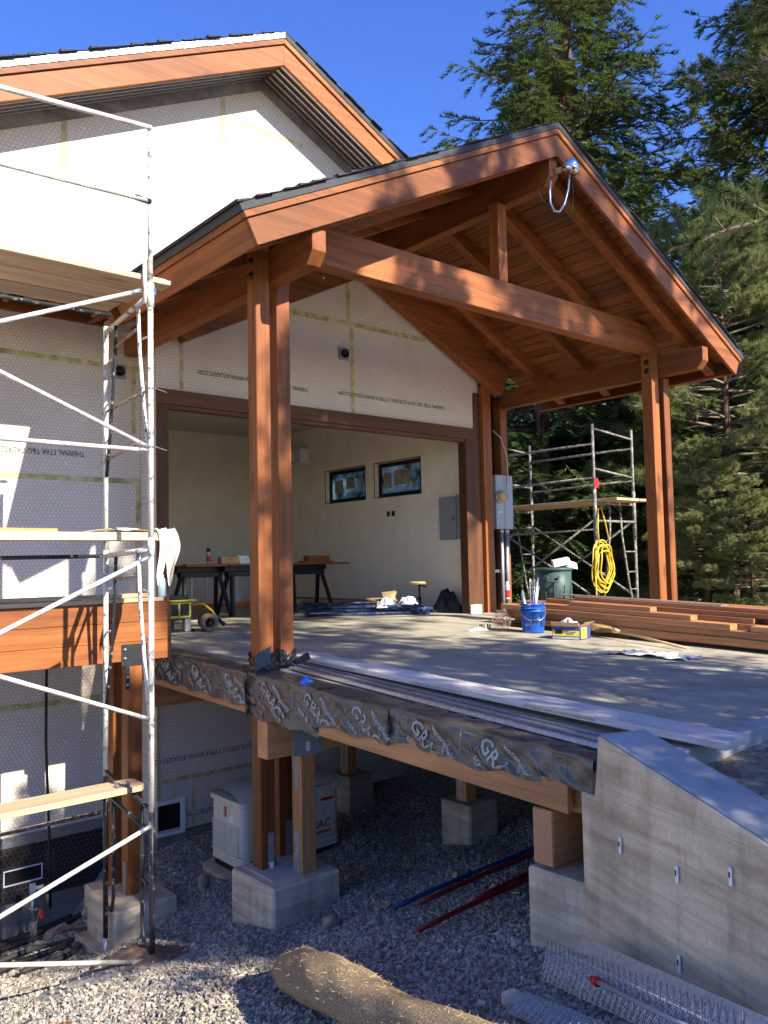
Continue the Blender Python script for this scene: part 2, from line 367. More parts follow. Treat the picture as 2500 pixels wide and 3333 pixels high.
def text(name, s, size, fn, mat, parent, wide=1., bold=0.):
    """lettering as a thin mesh; fn maps flat (u,v) to a point"""
    cu = bpy.data.curves.new('t', 'FONT'); cu.body = s; cu.size = size; cu.resolution_u = 2; cu.align_x = 'LEFT'; cu.offset = bold*size
    ob = bpy.data.objects.new('t', cu); COL.objects.link(ob)
    me = bpy.data.meshes.new_from_object(ob.evaluated_get(bpy.context.evaluated_depsgraph_get()))
    bpy.data.objects.remove(ob); bpy.data.curves.remove(cu)
    b = bmesh.new(); b.from_mesh(me); bmesh.ops.triangulate(b, faces=b.faces)
    for v in b.verts: v.co = Vector(fn(v.co.x*wide, v.co.y))
    b.to_mesh(me); b.free(); return link(me, name, mat, parent)
def copy_tree(o, parent=None):
    c = o.copy(); COL.objects.link(c); c.parent = parent
    for ch in o.children: copy_tree(ch, c)
    return c
def arc(c, r, a0, a1, n, u, v):
    c, u, v = Vector(c), Vector(u), Vector(v)
    return [c + u*r*math.cos(a0+(a1-a0)*i/n) + v*r*math.sin(a0+(a1-a0)*i/n) for i in range(n+1)]
K = .038
def dz(y): return K*y if y < 0 else 0.
def gz(x, y):
    base = -2.03 - .26*(y+3.15) + .06*(x+.6)
    if y > -2.7:
        flat = -2.16 - .05*(y+2.7) + .02*(x+.6)
        t = min(1, max(0, (x+1.1)/.8)); t = t*t*(3-2*t); s_ = min(1, (y+2.7)/.7)
        base = base*(1-t*s_) + flat*t*s_
    return max(base, -3.2)
# ================================================================== SETTING: ground
def hills(x, y):
    d = math.hypot(x, y)
    return .15*math.sin(x*.23)*math.cos(y*.19)
def ground():
    xs = [-140, -90, -60, -40, -25, -15, -10, -8] + [-7+.25*i for i in range(57)] + [8, 10, 14, 20, 30, 45, 70, 110, 180]
    ys = [-120, -80, -50, -30, -20, -14] + [-12+.25*i for i in range(57)] + [3, 5, 8, 12, 20, 32, 50, 80, 130, 200]
    V = []
    for x in xs:
        for y in ys:
            z = gz(x, y) + .02*math.sin(x*3.1+y*1.7) + .015*math.sin(x*5.3-y*4.1)
            if x > 3:
                t = min(1, (x-3)/3.2); t = t*t*(3-2*t); z = z*(1-t) + (-.55 - .03*max(0, x-8))*t
            if y > 2.5 and x <= 6: z = max(z, -3.2)
            d = math.hypot(x-2, y+3)
            if d > 14: z = z*max(0, 1-(d-14)/12) + (-1.6 + hills(x, y))*min(1, (d-14)/12)
            # soil dug up round the scaffold foot
            q = math.hypot((x+1.62)/1.1, (y+2.6)/.8); z += .09*math.exp(-q*q*3)
            V.append((x, y, z))
    n = len(ys); F = [(i*n+j, (i+1)*n+j, (i+1)*n+j+1, i*n+j+1) for i in range(len(xs)-1) for j in range(n-1)]
    me = mesh_from(V, F, smooth=True); o = link(me, 'ground', 'gravelbase', None)
    me.materials.append(M['dirtground'])
    for p in me.polygons:
        c = p.center
        if c.x > 5.5 or c.y > 3 or c.x < -9 or c.y < -11: p.material_index = 1
    tag(o, kind='structure'); return o
ground()
def gravel():
    rng = np.random.default_rng(3); n = 90000
    x = rng.uniform(-3.4, 3.2, n*2); y = rng.uniform(-6.6, .95, n*2)
    # keep what the place shows: outside piers and walls, thinner in the dark under the deck
    keep = np.ones(len(x), bool)
    keep &= ~((x > -.64) & (x < .01) & (y > -3.17) & (y < -2.48))
    keep &= ~((x > -.6) & (x < 6) & (y < -5.66)); keep &= ~((x > -.14) & (y > -.06)); keep &= ~(y > .35)
    wl = -.62 - .364*(-6.08 - y); keep &= ~((y < -6.08) & (x > wl - .02))
    keep &= ~((x > .6) & (rng.random(len(x)) < .35)); keep &= ~((y > -.9) & (rng.random(len(x)) < .3))
    q = np.hypot((x+1.62)/1.0, (y+2.6)/.65); keep &= ~((q < .62) & (rng.random(len(x)) < .93)); 
    x, y = x[keep][:n], y[keep][:n]; n = len(x)
    z = np.array([gz(a, b) for a, b in zip(x, y)]) + .02*np.sin(x*3.1+y*1.7) + .015*np.sin(x*5.3-y*4.1) + .09*np.exp(-3*(((x+1.62)/1.1)**2+((y+2.6)/.8)**2))
    s = rng.gamma(8, .00085, n) + .0028; big = rng.random(n) < .01; s[big] *= 1.7
    cube = np.array([(a, b, c) for a in (-1, 1) for b in (-1, 1) for c in (-1, 1)], float)
    P = cube[None]*rng.uniform(.45, 1.15, (n, 8, 3))
    P *= (rng.uniform(.6, 1.25, (n, 1, 3))*s[:, None, None])
    a = rng.uniform(0, 6.28, n); b = rng.uniform(-.8, .8, n); ca, sa, cb, sb = np.cos(a), np.sin(a), np.cos(b), np.sin(b)
    X = P[..., 0]*cb[:, None] + P[..., 2]*sb[:, None]; Z = -P[..., 0]*sb[:, None] + P[..., 2]*cb[:, None]
    X, Y = X*ca[:, None] - P[..., 1]*sa[:, None], X*sa[:, None] + P[..., 1]*ca[:, None]
    V = np.stack([X + x[:, None], Y + y[:, None], Z + (z + s*.35 + rng.uniform(0, .006, n))[:, None]], -1).reshape(-1, 3)
    f = np.array([(0, 1, 3, 2), (4, 6, 7, 5), (0, 4, 5, 1), (2, 3, 7, 6), (0, 2, 6, 4), (1, 5, 7, 3)])
    Fi = (f[None] + (np.arange(n)*8)[:, None, None]).reshape(-1)
    me = bpy.data.meshes.new('gravel'); me.vertices.add(len(V)); me.vertices.foreach_set('co', V.ravel())
    me.loops.add(len(Fi)); me.loops.foreach_set('vertex_index', Fi.astype(np.int32)); nf = len(Fi)//4
    me.polygons.add(nf); me.polygons.foreach_set('loop_start', np.arange(nf, dtype=np.int32)*4)
    me.polygons.foreach_set('loop_total', np.full(nf, 4, np.int32)); me.polygons.foreach_set('use_smooth', np.zeros(nf, bool)); me.update(calc_edges=True)
    o = link(me, 'gravel', 'stones', None)
    tag(o, 'loose grey crushed gravel covering the ground under the deck', 'gravel', kind='stuff')
gravel()
# raised drive behind the abutment
dv = grid('dirt_driveway', 40, 40, lambda u, v: (-.55 + 10.5*u - 1.9*(1-u)*v*0, -6.38 - 8*v, -.33 - .03*v*8 + .018*math.sin(u*61+v*40) + .02*math.sin(u*23-v*71)), 'dirtground')
tag(dv, kind='structure')
b_ = bmesh.new(); b_.from_mesh(dv.data)
for v in b_.verts:
    lim = -.62 - .364*(-6.08 - v.co.y) + .15
    v.co.x = lim + (9.9 - lim)*((v.co.x + .55)/10.5)
b_.to_mesh(dv.data); b_.free()
# ================================================================== HOUSE
HY = .41; UY = -1.2
house = thing('house', 'unfinished timber house with white foam-board walls and a high brown gable', 'house', (0, 1, -2.5))
# garage front wall above the opening (gable under the porch roof)
gw = prism('garage_front_wall', [(-.14, 2.82), (5.25, 2.82), (5.25, 3.98), (2.84, 5.22), (-.14, 3.72)], 'y', 0, .15, 'foam', house)
box('garage_pier_wall', (-.14, -.02), (.002, .15), (-.15, 2.82), 'foam', house, 0)
box('lower_wall', (-.14, 6.2), (0, .15), (-2.16, -.12), 'foam', house, 0)
box('left_wall', (-4.6, -.145), (HY, HY+.15), (-2.02, 3.66), 'foam', house, 0)
box('return_wall', (-.14, -.02), (.152, HY+.15), (-2.1, 3.66), 'foam', house, 0)
box('membrane_wall', (-4.6, -.15), (HY-.01, HY+.14), (-2.62, -2.03), 'blackwall', house, 0)
box('flashing_strip', (-4.6, -.5), (HY-.03, HY-.002), (-2.06, -1.95), 'galv', house)
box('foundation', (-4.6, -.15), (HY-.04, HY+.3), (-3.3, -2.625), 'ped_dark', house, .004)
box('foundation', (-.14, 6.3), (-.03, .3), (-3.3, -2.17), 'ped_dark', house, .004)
# crawl-space vents and dryer ducts
v1 = box('vent', (-1.62, -1.25), (HY-.02, HY-.011), (-2.44, -2.285), 'black', house)
for nm, a, b in (('vent_frame', (-1.63, -1.24), (-2.295, -2.283)), ('vent_frame', (-1.63, -1.24), (-2.445, -2.43)), ('vent_frame', (-1.63, -1.618), (-2.428, -2.297)), ('vent_frame', (-1.252, -1.24), (-2.428, -2.297))):
    box(nm, a, (HY-.027, HY-.021), b, 'white', v1, .001)
v2 = box('vent', (-.13, .13), (-.02, -.003), (-2.12, -1.84), 'black', house)
for a, b in (((-.16, .18), (-1.84, -1.79)), ((.13, .18), (-2.18, -1.842)), ((-.16, .128), (-2.18, -2.145))):
    box('vent_frame', a, (-.045, -.022), b, 'white', v2, .002)
for cx, cz, cy in ((2.573, 3.632, 0), (-.41, 3.063, HY)):
    p = box('duct_plate', (cx-.085, cx+.085), (cy-.022, cy-.001), (cz-.085, cz+.085), 'panelgrey', house)
    lathe('duct_pipe', [(.055, 0), (.06, .03), (.05, .03), (.05, .005), (.001, .004)], 'black', p, (cx, cy-.022, cz), 16, (0, -1, 0))
# yellow joint tape
for x, y, z in (((.155, .205), 0, (2.822, 3.66)), ((2.69, 2.75), 0, (2.822, 4.02)), ((2.64, 2.70), 0, (4.10, 4.9)), ((1.2, 4.12), 0, (4.035, 4.10)),
                ((-3.4, -.15), HY, (3.09, 3.15)), ((-3.4, -.15), HY, (1.765, 1.825)), ((-3.4, -.6), HY, (-.67, -.61)), ((-.25, -.2), HY, (2.35, 3.088)),
                ((-.10, 1.6), 0, (-1.62, -1.57)), ((.28, .32), 0, (-2.14, -1.622)), ((.05, .09), 0, (-1.79, -1.622)), ((-.139, -.1), 0, (-1.79, -.6)), ((-.2, -.146), HY, (.02, 1.764))):
    box('joint_tape', x, (y-.005, y-.002), z, 'tape', house, 0)
# printing on the foam boards, boards hung upside down
def wallprint(s, x0, z0, y, size=.085, flip=True):
    n = text('board_print', s, size, (lambda u, v: (x0-u, y-.004, z0-v)) if flip else (lambda u, v: (x0+u, y-.004, z0+v)), 'ink', house, .78)
L1 = 'THERMAL STAR T&G CADREC LL ER 16.1259-01 ASTM'; L2 = 'THERMAL STAR T&G ASTM C578 DEN 1.5 TYPE II WWW.ATLASEPS.COM'
wallprint(L1, -.80, 2.10, HY); wallprint('C578 DEN 1.5 TYPE II WWW.ATLASEPS.COM', 1.62, 3.12, 0, .08); wallprint(L2, 4.48, 3.12, 0, .08)
wallprint('THERMAL STAR', 1.98, 3.09, 0, .075); wallprint('THERMAL', 1.72, 4.33, 0, .075); wallprint('16.1259-01 ASTM C578 DEN 1.5 TYPE II WWW.ATLASEPS.COM', 1.58, -1.34, 0, .085)
wallprint('WWW.ATLASEPS.COM', .9, -1.98, 0, .085)
def caps(x0, x1, z0, z1, y, seed, roof=None):
    r = random.Random(seed); V = []; F = []; x = x0+.1
    while x < x1:
        z = z0+.12
        while z < z1:
            cx, cz = x+r.uniform(-.05, .05), z+r.uniform(-.05, .05)
            if roof is None or cz < roof(cx)-.1:
                k = len(V); n = 8; V += [(cx+.013*math.cos(6.283*i/n), y-.001, cz+.013*math.sin(6.283*i/n)) for i in range(n)] + [(cx+.011*math.cos(6.283*i/n), y-.006, cz+.011*math.sin(6.283*i/n)) for i in range(n)]
                F += [(k+i, k+(i+1) % n, k+n+(i+1) % n, k+n+i) for i in range(n)] + [tuple(range(k+n, k+2*n))]
            z += .42
        x += .41
    link(mesh_from(V, F), 'fastener_caps', 'white', house)['kind'] = 'stuff'
caps(-.1, 5.2, 2.84, 5.2, 0, 1, lambda x: 3.72+.5*(x+.14) if x < 2.84 else 5.22-.5*(x-2.84)); caps(-3.2, -.2, -2.0, 3.6, HY, 2); caps(-.1, 3.5, -2.1, -.2, 0, 3); caps(-3.2, 2.2, 3.6, 6.1, UY, 4, lambda x: 6.17-.5*abs(x-.56))
# garage opening trim
box('header_trim', (-.14, 5.08), (-.045, -.003), (2.66, 2.83), 'dark_x', house)
box('header_stop', (-.02, 4.88), (-.02, .10), (2.612, 2.658), 'dark_x', house)
box('jamb_trim', (-.135, -.005), (-.045, .12), (-.1, 2.659), 'dark_z', house)
box('jamb_trim', (4.862, 5.082), (-.04, .12), (-.02, 2.659), 'dark_z', house)
box('jamb_trim', (5.085, 5.213), (-.02, .10), (-.02, 3.4), 'dark_z', house)
box('corner_post', (5.216, 5.40), (-.09, .08), (-.02, 3.52), 'timber_z', house)
box('recess_wall', (5.40, 6.1), (.26, .4), (-.4, 4.2), 'black', house, 0)
box('corner_post', (5.83, 5.99), (.10, .26), (-.3, 3.4), 'timber_z', house)
box('corner_bead', (5.195, 5.235), (-.012, -.001), (2.832, 3.6), 'galv', house, 0)
# garage interior
box('garage_floor', (-.5, 6.1), (-.02, 6.3), (-.25, -.003), 'floor', house, 0)
for ya_, yb_, za_, zb_ in ((.102, 6.2, 0, 1.95), (.102, 6.2, 2.56, 3.6), (.102, 1.34, 1.9505, 2.5595), (2.55, 2.82, 1.9505, 2.5595), (4.03, 6.2, 1.9505, 2.5595)):
    box('garage_side_wall', (5.2, 5.35), (ya_, yb_), (za_, zb_), 'plaster', house, 0)
box('garage_back_wall', (-.6, 5.35), (6.05, 6.2), (0, 3.6), 'plaster', house, 0)
box('garage_side_wall', (-.5, -.3), (.57, 6.05), (0, 3.6), 'plaster', house, 0)
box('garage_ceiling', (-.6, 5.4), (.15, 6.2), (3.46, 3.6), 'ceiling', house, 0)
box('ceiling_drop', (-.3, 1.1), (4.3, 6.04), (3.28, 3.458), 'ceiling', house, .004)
fm = N('window_film', .25); fm.col(fm.ramp(fm.noise(fm.coord((1, 2.5, 2.5)), 1.6, 4), [(.35, (.10, .17, .18)), (.5, (.40, .58, .62)), (.7, (.75, .85, .88))]))
tl_ = fm.n('ShaderNodeBsdfTranslucent'); fm.l(fm.b.inputs['Base Color'].links[0].from_socket, tl_.inputs[0]); mx_ = fm.n('ShaderNodeMixShader'); mx_.inputs[0].default_value = .8
fm.l(fm.b.outputs[0], mx_.inputs[1]); fm.l(tl_.outputs[0], mx_.inputs[2]); fm.l(mx_.outputs[0], fm.t.nodes['Material Output'].inputs[0])
for y0, y1, pw in ((2.82, 4.03, 0), (1.34, 2.55, 1)):
    wn = box('window', (5.194, 5.199), (y0-.012, y1+.012), (1.938, 1.952), 'black', house, 0)
    for a_, b_ in (((y0-.012, y1+.012), (2.558, 2.572)), ((y0-.012, y0+.002), (1.953, 2.557)), ((y1-.002, y1+.012), (1.953, 2.557))): box('edge_bead', (5.194, 5.199), a_, b_, 'black', wn, 0)
    box('pane', (5.315, 5.322), (y0+.06, y1-.06), (2.01, 2.50), fm.m, wn, 0)
    for a_, b_ in (((y0+.002, y1-.002), (1.953, 2.02)), ((y0+.002, y1-.002), (2.49, 2.557)), ((y0+.002, y0+.07), (2.021, 2.489)), ((y1-.07, y1-.002), (2.021, 2.489))): box('frame', (5.29, 5.345), a_, b_, 'black', wn, .003)
    for k, (a, b, c, d) in enumerate(((.20, .28, .07, .36), (.44, .70, .16, .38), (.80, 1.06, .10, .35)) if pw == 0 else ((.40, .80, .12, .38), (.88, 1.08, .08, .36), (.24, .33, .04, .14))):
        box('sticker', (5.308, 5.313), (y0+a, y0+b), (2.03+c, 2.03+d), 'stickerpaper', wn, 0)
p1 = box('electrical_panel', (5.15, 5.199), (.49, .87), (1.14, 1.83), 'panelgrey', house, .006); box('panel_latch', (5.14, 5.149), (.53, .56), (1.45, 1.50), 'black', p1)
box('electrical_panel', (5.15, 5.199), (.10, .475), (1.15, 1.85), 'panelgrey', house, .006)
for y in (2.18, 2.05): box('outlet_box', (5.19, 5.199), (y-.03, y+.04), (1.6, 1.69), 'black', house, 0)
ac = box('air_conditioner', (4.98, 5.199), (4.55, 5.45), (2.78, 3.08), 'white', house, .02)
box('wrapping_film', (4.972, 4.979), (4.56, 4.75), (2.79, 3.07), 'clear', ac, 0); box('air_slot', (4.971, 4.978), (4.8, 5.4), (2.80, 2.83), 'black', ac, 0)
tube('wire', [(2.05, 5.2, 3.27), (1.62, 5.6, 2.55)], .008, 'black', house, 6)
# floor of the cantilevered storey seen from below: joists, ledger, sheathing
box('ledger', (-4.6, -.4), (HY-.05, HY-.002), (3.56, 3.72), 'timber_x', house)
box('blocking', (-4.6, -.42), (HY-.09, HY-.052), (3.64, 3.74), 'dark_x', house)
for i in range(7): box('joist', (-.72-.47*i-.045, -.72-.47*i), (UY+.06, HY-.092), (3.62, 3.76), 'fresh_y', house)
box('floor_sheathing', (-4.6, -.45), (UY+.16, HY), (3.762, 3.79), 'dark_x', house, 0)
box('rim_beam', (-4.6, -.98), (UY+.003, UY+.055), (3.40, 3.77), 'dark_x', house)
lc = box('ceiling_light_can', (-1.80, -1.52), (-.12, .16), (3.60, 3.755), 'galv', house)
lathe('light_opening', [(.085, 0), (.085, -.012), (.07, -.012), (.068, -.001), (.001, 0)], 'black', lc, (-1.66, .02, 3.60), 18)
tube('wire', [(-2.3, .1, 3.66), (-1.6, .12, 3.64), (-1.2, .05, 3.655), (-.75, .1, 3.64)], .008, 'yellowwire', house, 6)
tube('wire', [(-2.3, .2, 3.60), (-1.9, .1, 3.585), (-1.72, .05, 3.60)], .006, 'cable', house, 6)
# upper gable wall
AX, AZ = .552, 6.103
prism('upper_wall', [(-4.6, 3.42), (-.98, 3.42), (-.98, 3.62), (2.36, 5.27), (.56, 6.17), (-4.6, 3.62)], 'y', UY, UY+.15, 'foam', house)
for x0, z0, a in ((-1.62, 5.02, .05), (.05, 5.78, .05)):
    slab('joint_tape', (x0, UY-.004, z0), (.055, 0, 0), (0, .003, 0), (.0, 0, -.55), 'tape', house, 0)
box('joint_tape', (.3, 1.1), (UY-.005, UY-.001), (5.56, 5.61), 'tape', house, 0)
def roof_side(parent, rx, rz, sgn, L, y0, y1, mats, soffit=False, prefix='', th=.20):
    """one slope: rx,rz lowest point of the fascia at the ridge, L length down the slope, y0 rake plane, y1 back"""
    c, s_ = math.cos(math.atan(.5)), math.sin(math.atan(.5)); D = Vector((sgn*c, 0, -s_)); Nn = Vector((sgn*s_, 0, c)); Y = Vector((0, 1, 0)); O = Vector((rx, 0, rz))
    def P(s, y, n): return O + D*s + Y*y + Nn*n
    def piece(name, s0, s1, ya, yb, n0, n1, mat, bv=.003, par=parent, peak=True):
        # plumb cut at the ridge so the two slopes meet
        t = .5
        pts = [P(s0 - (n0*t if peak else 0), 0, n0), P(s1, 0, n0), P(s1, 0, n1), P(s0 - (n1*t if peak else 0), 0, n1)]
        V = [p + Y*ya for p in pts] + [p + Y*yb for p in pts]
        F = [(0, 1, 2, 3), (7, 6, 5, 4), (0, 4, 5, 1), (1, 5, 6, 2), (2, 6, 7, 3), (3, 7, 4, 0)]
        if sgn < 0: F = [tuple(reversed(f)) for f in F]
        me = mesh_from(V, F); b = bmesh.new(); b.from_mesh(me); bmesh.ops.recalc_face_normals(b, faces=b.faces); b.to_mesh(me); b.free()
        return link(bevelled(me, bv), name, mat, par)
    piece('rake_fascia', 0, L, y0, y0+.04, 0, th, mats['fx'])
    piece('rake_trim', 0, L+.02, y0-.022, y0+.04, th+.003, th+.055, mats['fx'])
    piece('drip_edge', 0, L+.035, y0-.03, y0-.006, th+.057, th+.115, mats['drip'], .001)
    piece('roof_deck', 0, L-.005, y0+.042, y1, th-.0, th+.10, 'dark_y', 0)
    ef = piece('eave_fascia', L-.04, L, y0+.041, y1, 0, th, mats['fy'], .003, parent, False)
    piece('eave_trim', L-.04, L+.02, y0+.041, y1, th+.003, th+.055, mats['fy'], .003, parent, False)
    piece('eave_drip', L+.01, L+.036, y0-.028, y1, th+.057, th+.115, mats['drip'], .001, parent, False)
    # shingle courses, each a little ragged, one joined covering
    V = []; F = []; rng = random.Random(int(rx*100)+sgn); s = -(th+.118)*.5
    while s < L+.05:
        h = th+.118; j = rng.uniform(-.02, .02); e = rng.uniform(-.012, .004)
        pts = [P(s, 0, h), P(min(s+.165, L+.06), 0, h+.022+e), P(min(s+.165, L+.06), 0, h+.004), P(s, 0, h-.0)]
        k = len(V); V += [p + Y*(y0-.05+j) for p in pts] + [p + Y*y1 for p in pts]
        F += [(k, k+1, k+2, k+3), (k+7, k+6, k+5, k+4), (k, k+4, k+5, k+1), (k+1, k+5, k+6, k+2), (k+2, k+6, k+7, k+3)]
        s += .145
    link(mesh_from(V, F), 'shingles', 'shingle', parent)['kind'] = 'stuff'
    return P, piece
for sg in (-1, 1):
    P, piece = roof_side(house, AX, AZ, sg, 4.9 if sg < 0 else 2.03, -1.67, 6.5, dict(fx='timber_x', fy='timber_y', drip='flash' if sg < 0 else 'drip'))
    piece('soffit_board', 0, 4.8 if sg < 0 else 1.98, -1.628, UY+.02, .055, .075, 'dark_x', 0)
    for i in range(5): piece('soffit_vent_strip', .02, 4.7 if sg < 0 else 1.95, -1.60+.08*i, -1.575+.08*i, .035, .053, 'galv', .002)
    piece('frieze', .0, 4.7 if sg < 0 else 1.95, UY-.03, UY-.003, -.06, .05, 'ped_dark', .002)
# meter base, conduits and cable in the recess
mb = thing('electric_meter_box', 'tall grey electric meter enclosure with round meter in the recess beside the garage', 'meter box', (5.76, .1, 1.29))
box('enclosure', (5.57, 5.765), (.0, .12), (1.29, 2.15), 'greybox', mb, .006); box('door', (5.769, 5.965), (-.004, .12), (1.29, 2.15), 'greybox', mb, .006)
lathe('meter', [(.10, 0), (.10, .03), (.085, .035), (.082, .075), (.06, .085), (.001, .086)], 'kraft', mb, (5.655, .0, 1.80), 24, (0, -1, 0))
lathe('meter_ring', [(.108, 0), (.108, .025), (.098, .025), (.098, 0)], 'galv', mb, (5.655, -.002, 1.80), 24, (0, -1, 0))
box('nameplate', (5.62, 5.70), (-.006, -.001), (1.545, 1.57), 'white', mb, 0)
for cx, r in ((5.735, .034), (5.86, .034)):
    t = thing('steel_conduit', 'vertical galvanised conduit under the meter box, %s the strap' % ('left pipe on' if cx < 5.8 else 'right pipe on'), 'conduit', (cx, .06, 0), 'conduits below the meter box')
    tube('pipe', [(cx, .06, -.05), (cx, .06, 1.27)], r, 'galv', t, 12); tube('coupling', [(cx, .06, 1.23), (cx, .06, 1.289)], r+.008, 'galv', t, 12)
tag(box('pipe_strap', (5.45, 5.95), (.095, .11), (.60, .65), 'galv'), 'galvanised strap holding two conduits below the meter box', 'strap')
tag(tube('white_cable', [(5.55, .02, 2.86), (5.70, -.02, 2.74), (5.82, -.03, 2.45), (5.84, -.02, 2.15), (5.82, -.015, 1.98), (5.84, -.012, 1.75)], .008, 'cable', None, 6), 'thin white cable looping down over the meter box', 'cable')
# ================================================================== PORCH
porch = thing('timber_porch', 'stained timber-frame porch with gable roof over the garage entrance', 'porch', (2.84, -2.7, -.1))
RX, RZ, RL, RY = 2.84, 5.107, 4.192, -3.464
for sg in (-1, 1):
    P, piece = roof_side(porch, RX, RZ, sg, RL, RY, -.95 if sg < 0 else -.12, dict(fx='timber_x', fy='timber_y', drip='drip'), th=.21)
    piece('roof_deck', 0, RL-.4 if sg < 0 else RL-1.2, -.951 if sg < 0 else -.121, .1, .21, .31, 'dark_y', 0)
    for yc in (-3.12, -2.30, -1.45, -.60):
        piece('rafter', .0, RL-.06, yc-.065, yc+.065, .02, .178, 'timber_x')
    piece('wall_rafter', 0, RL-1.0, -.2, -.047, -.34, .178, 'timber_x')
    cl = piece('ceiling', 0, RL-.05, RY+.045, -.0, .198, .206, 'dark_y', 0)
    if sg > 0:
        n = 28; wd = (RL-.06)/n
        for i in range(n):
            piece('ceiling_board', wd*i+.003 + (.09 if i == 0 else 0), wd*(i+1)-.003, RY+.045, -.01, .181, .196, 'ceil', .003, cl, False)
    else:
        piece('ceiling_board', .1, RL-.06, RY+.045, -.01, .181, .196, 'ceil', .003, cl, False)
def chamf(name, xs, z0, z1, y0, y1, par):
    prism(name, [(y1, z0), (y0+.085, z0), (y0, z0+.105), (y0, z1), (y1, z1)], 'x', xs[0], xs[1], 'timber_y', par, .004)
chamf('plate_beam', (-.362, -.222), 3.245, 3.53, -3.41, HY-.055, porch)
chamf('plate_beam', (5.82, 5.96), 3.235, 3.52, -3.41, .05, porch)
chamf('ridge_beam', (2.77, 2.91), 4.80, 5.18, -3.405, -.2, porch)
prism('tie_beam', [(-.36, 3.535), (5.96, 3.535), (5.58, 3.905), (.1, 3.905)], 'y', -2.763, -2.60, 'timber_x', porch, .004)
box('king_post', (2.66, 2.80), (-2.755, -2.615), (3.907, 4.80), 'timber_z', porch)
def post(x, y, z0, z1, par, mat='timber_z', nm='post'): return box(nm, (x, x+.14), (y, y+.14), (z0, z1), mat, par, .005)
pl = post(-.504, -2.763, -.10, 3.60, porch); post(-.22, -2.65, -.10, 3.53, porch)
pr_ = box('post', (5.655, 5.815), (-2.763, -2.603), (-.10, 3.533), 'timber_z', porch, .005); box('post', (5.94, 6.08), (-2.763, -2.623), (-.10, 3.235), 'timber_z', porch, .005)
for pp, x in ((pl, -.504), (pr_, 5.655)):
    for z in (3.42, 3.30): lathe('bolt', [(.038, 0), (.038, .004), (.018, .006), (.018, .022), (.001, .023)], 'black', pp, (x, -2.69, z), 14, (-1, 0, 0))
# black wrap at the foot of the left posts
fw = thing('post_foot_wrap', 'crumpled black flashing film wrapped round the foot of the left porch post', 'flashing', (-.3, -2.7, dz(-2.7)))
rr = random.Random(4)
def wrapring(x0, x1, y0, y1, h, par):
    pts = [(x0, y0), (x1, y0), (x1, y1), (x0, y1)]; V = []; F = []; n = 40
    per = []
    for i in range(4):
        a, b = Vector((*pts[i], 0)), Vector((*pts[(i+1) % 4], 0))
        for k in range(n//4): per.append(a.lerp(b, k/(n/4)))
    cx, cy = (x0+x1)/2, (y0+y1)/2
    for j in range(7):
        for p in per:
            e = .006 + (.05*max(0, 1-j/1.5) + rr.uniform(0, .009))
            d = Vector((p.x-cx, p.y-cy, 0)).normalized(); hh = dz(p.y) + .005 + (h + (.03*math.sin(p.x*50+p.y*31) if j == 6 else 0))*j/6
            V.append((p.x + d.x*e, p.y + d.y*e, hh))
    for j in range(6):
        for k in range(n): F.append((j*n+k, j*n+(k+1) % n, (j+1)*n+(k+1) % n, (j+1)*n+k))
    link(mesh_from(V, F), 'film', 'black_film', par)
wrapring(-.51, -.36, -2.77, -2.615, .13, fw); wrapring(-.225, -.075, -2.656, -2.505, .13, fw)
slab('film_tail', (-.56, -2.80, dz(-2.8)+.02), (.12, -.03, .06), (0, .004, 0), (.02, .02, .14), 'black_film', fw, 0)
slab('film_tail', (-.10, -2.72, dz(-2.7)+.01), (.16, .02, .05), (.01, .05, .05), (0, 0, .006), 'black_film', fw, 0)
# work light on the ridge-beam end
wl_ = thing('dome_light', 'chrome dome work light with looped flexible conduit at the porch ridge end', 'light', (2.84, -3.43, 4.95))
tube('mount', [(2.86, -3.405, 4.96), (2.87, -3.52, 4.95)], .03, 'kraft', wl_, 10)
lathe('dome', [(.085, -.05), (.092, -.045), (.092, 0), (.088, .03), (.075, .06), (.05, .085), (.02, .097), (.001, .099)], 'chrome', wl_, (2.87, -3.60, 4.93), 24, (.15, -.25, .95))
lathe('dome_rim', [(.098, -.012), (.098, .008), (.09, .008), (.09, -.012)], 'galv', wl_, (2.87, -3.60, 4.92), 24, (.15, -.25, .95))
tube('conduit_loop', [(2.88, -3.58, 4.87), (2.86, -3.57, 4.70), (2.80, -3.56, 4.53), (2.72, -3.55, 4.43), (2.645, -3.54, 4.42), (2.60, -3.53, 4.50), (2.61, -3.52, 4.62), (2.655, -3.50, 4.76)], .013, 'galv', wl_, 8)
tube('wire', [(2.92, -3.58, 4.86), (2.96, -3.56, 4.66), (2.93, -3.55, 4.48), (2.82, -3.55, 4.37), (2.70, -3.54, 4.35), (2.60, -3.50, 4.45), (2.56, -3.42, 4.62), (2.56, -3.40, 4.80)], .005, 'black', wl_, 6)
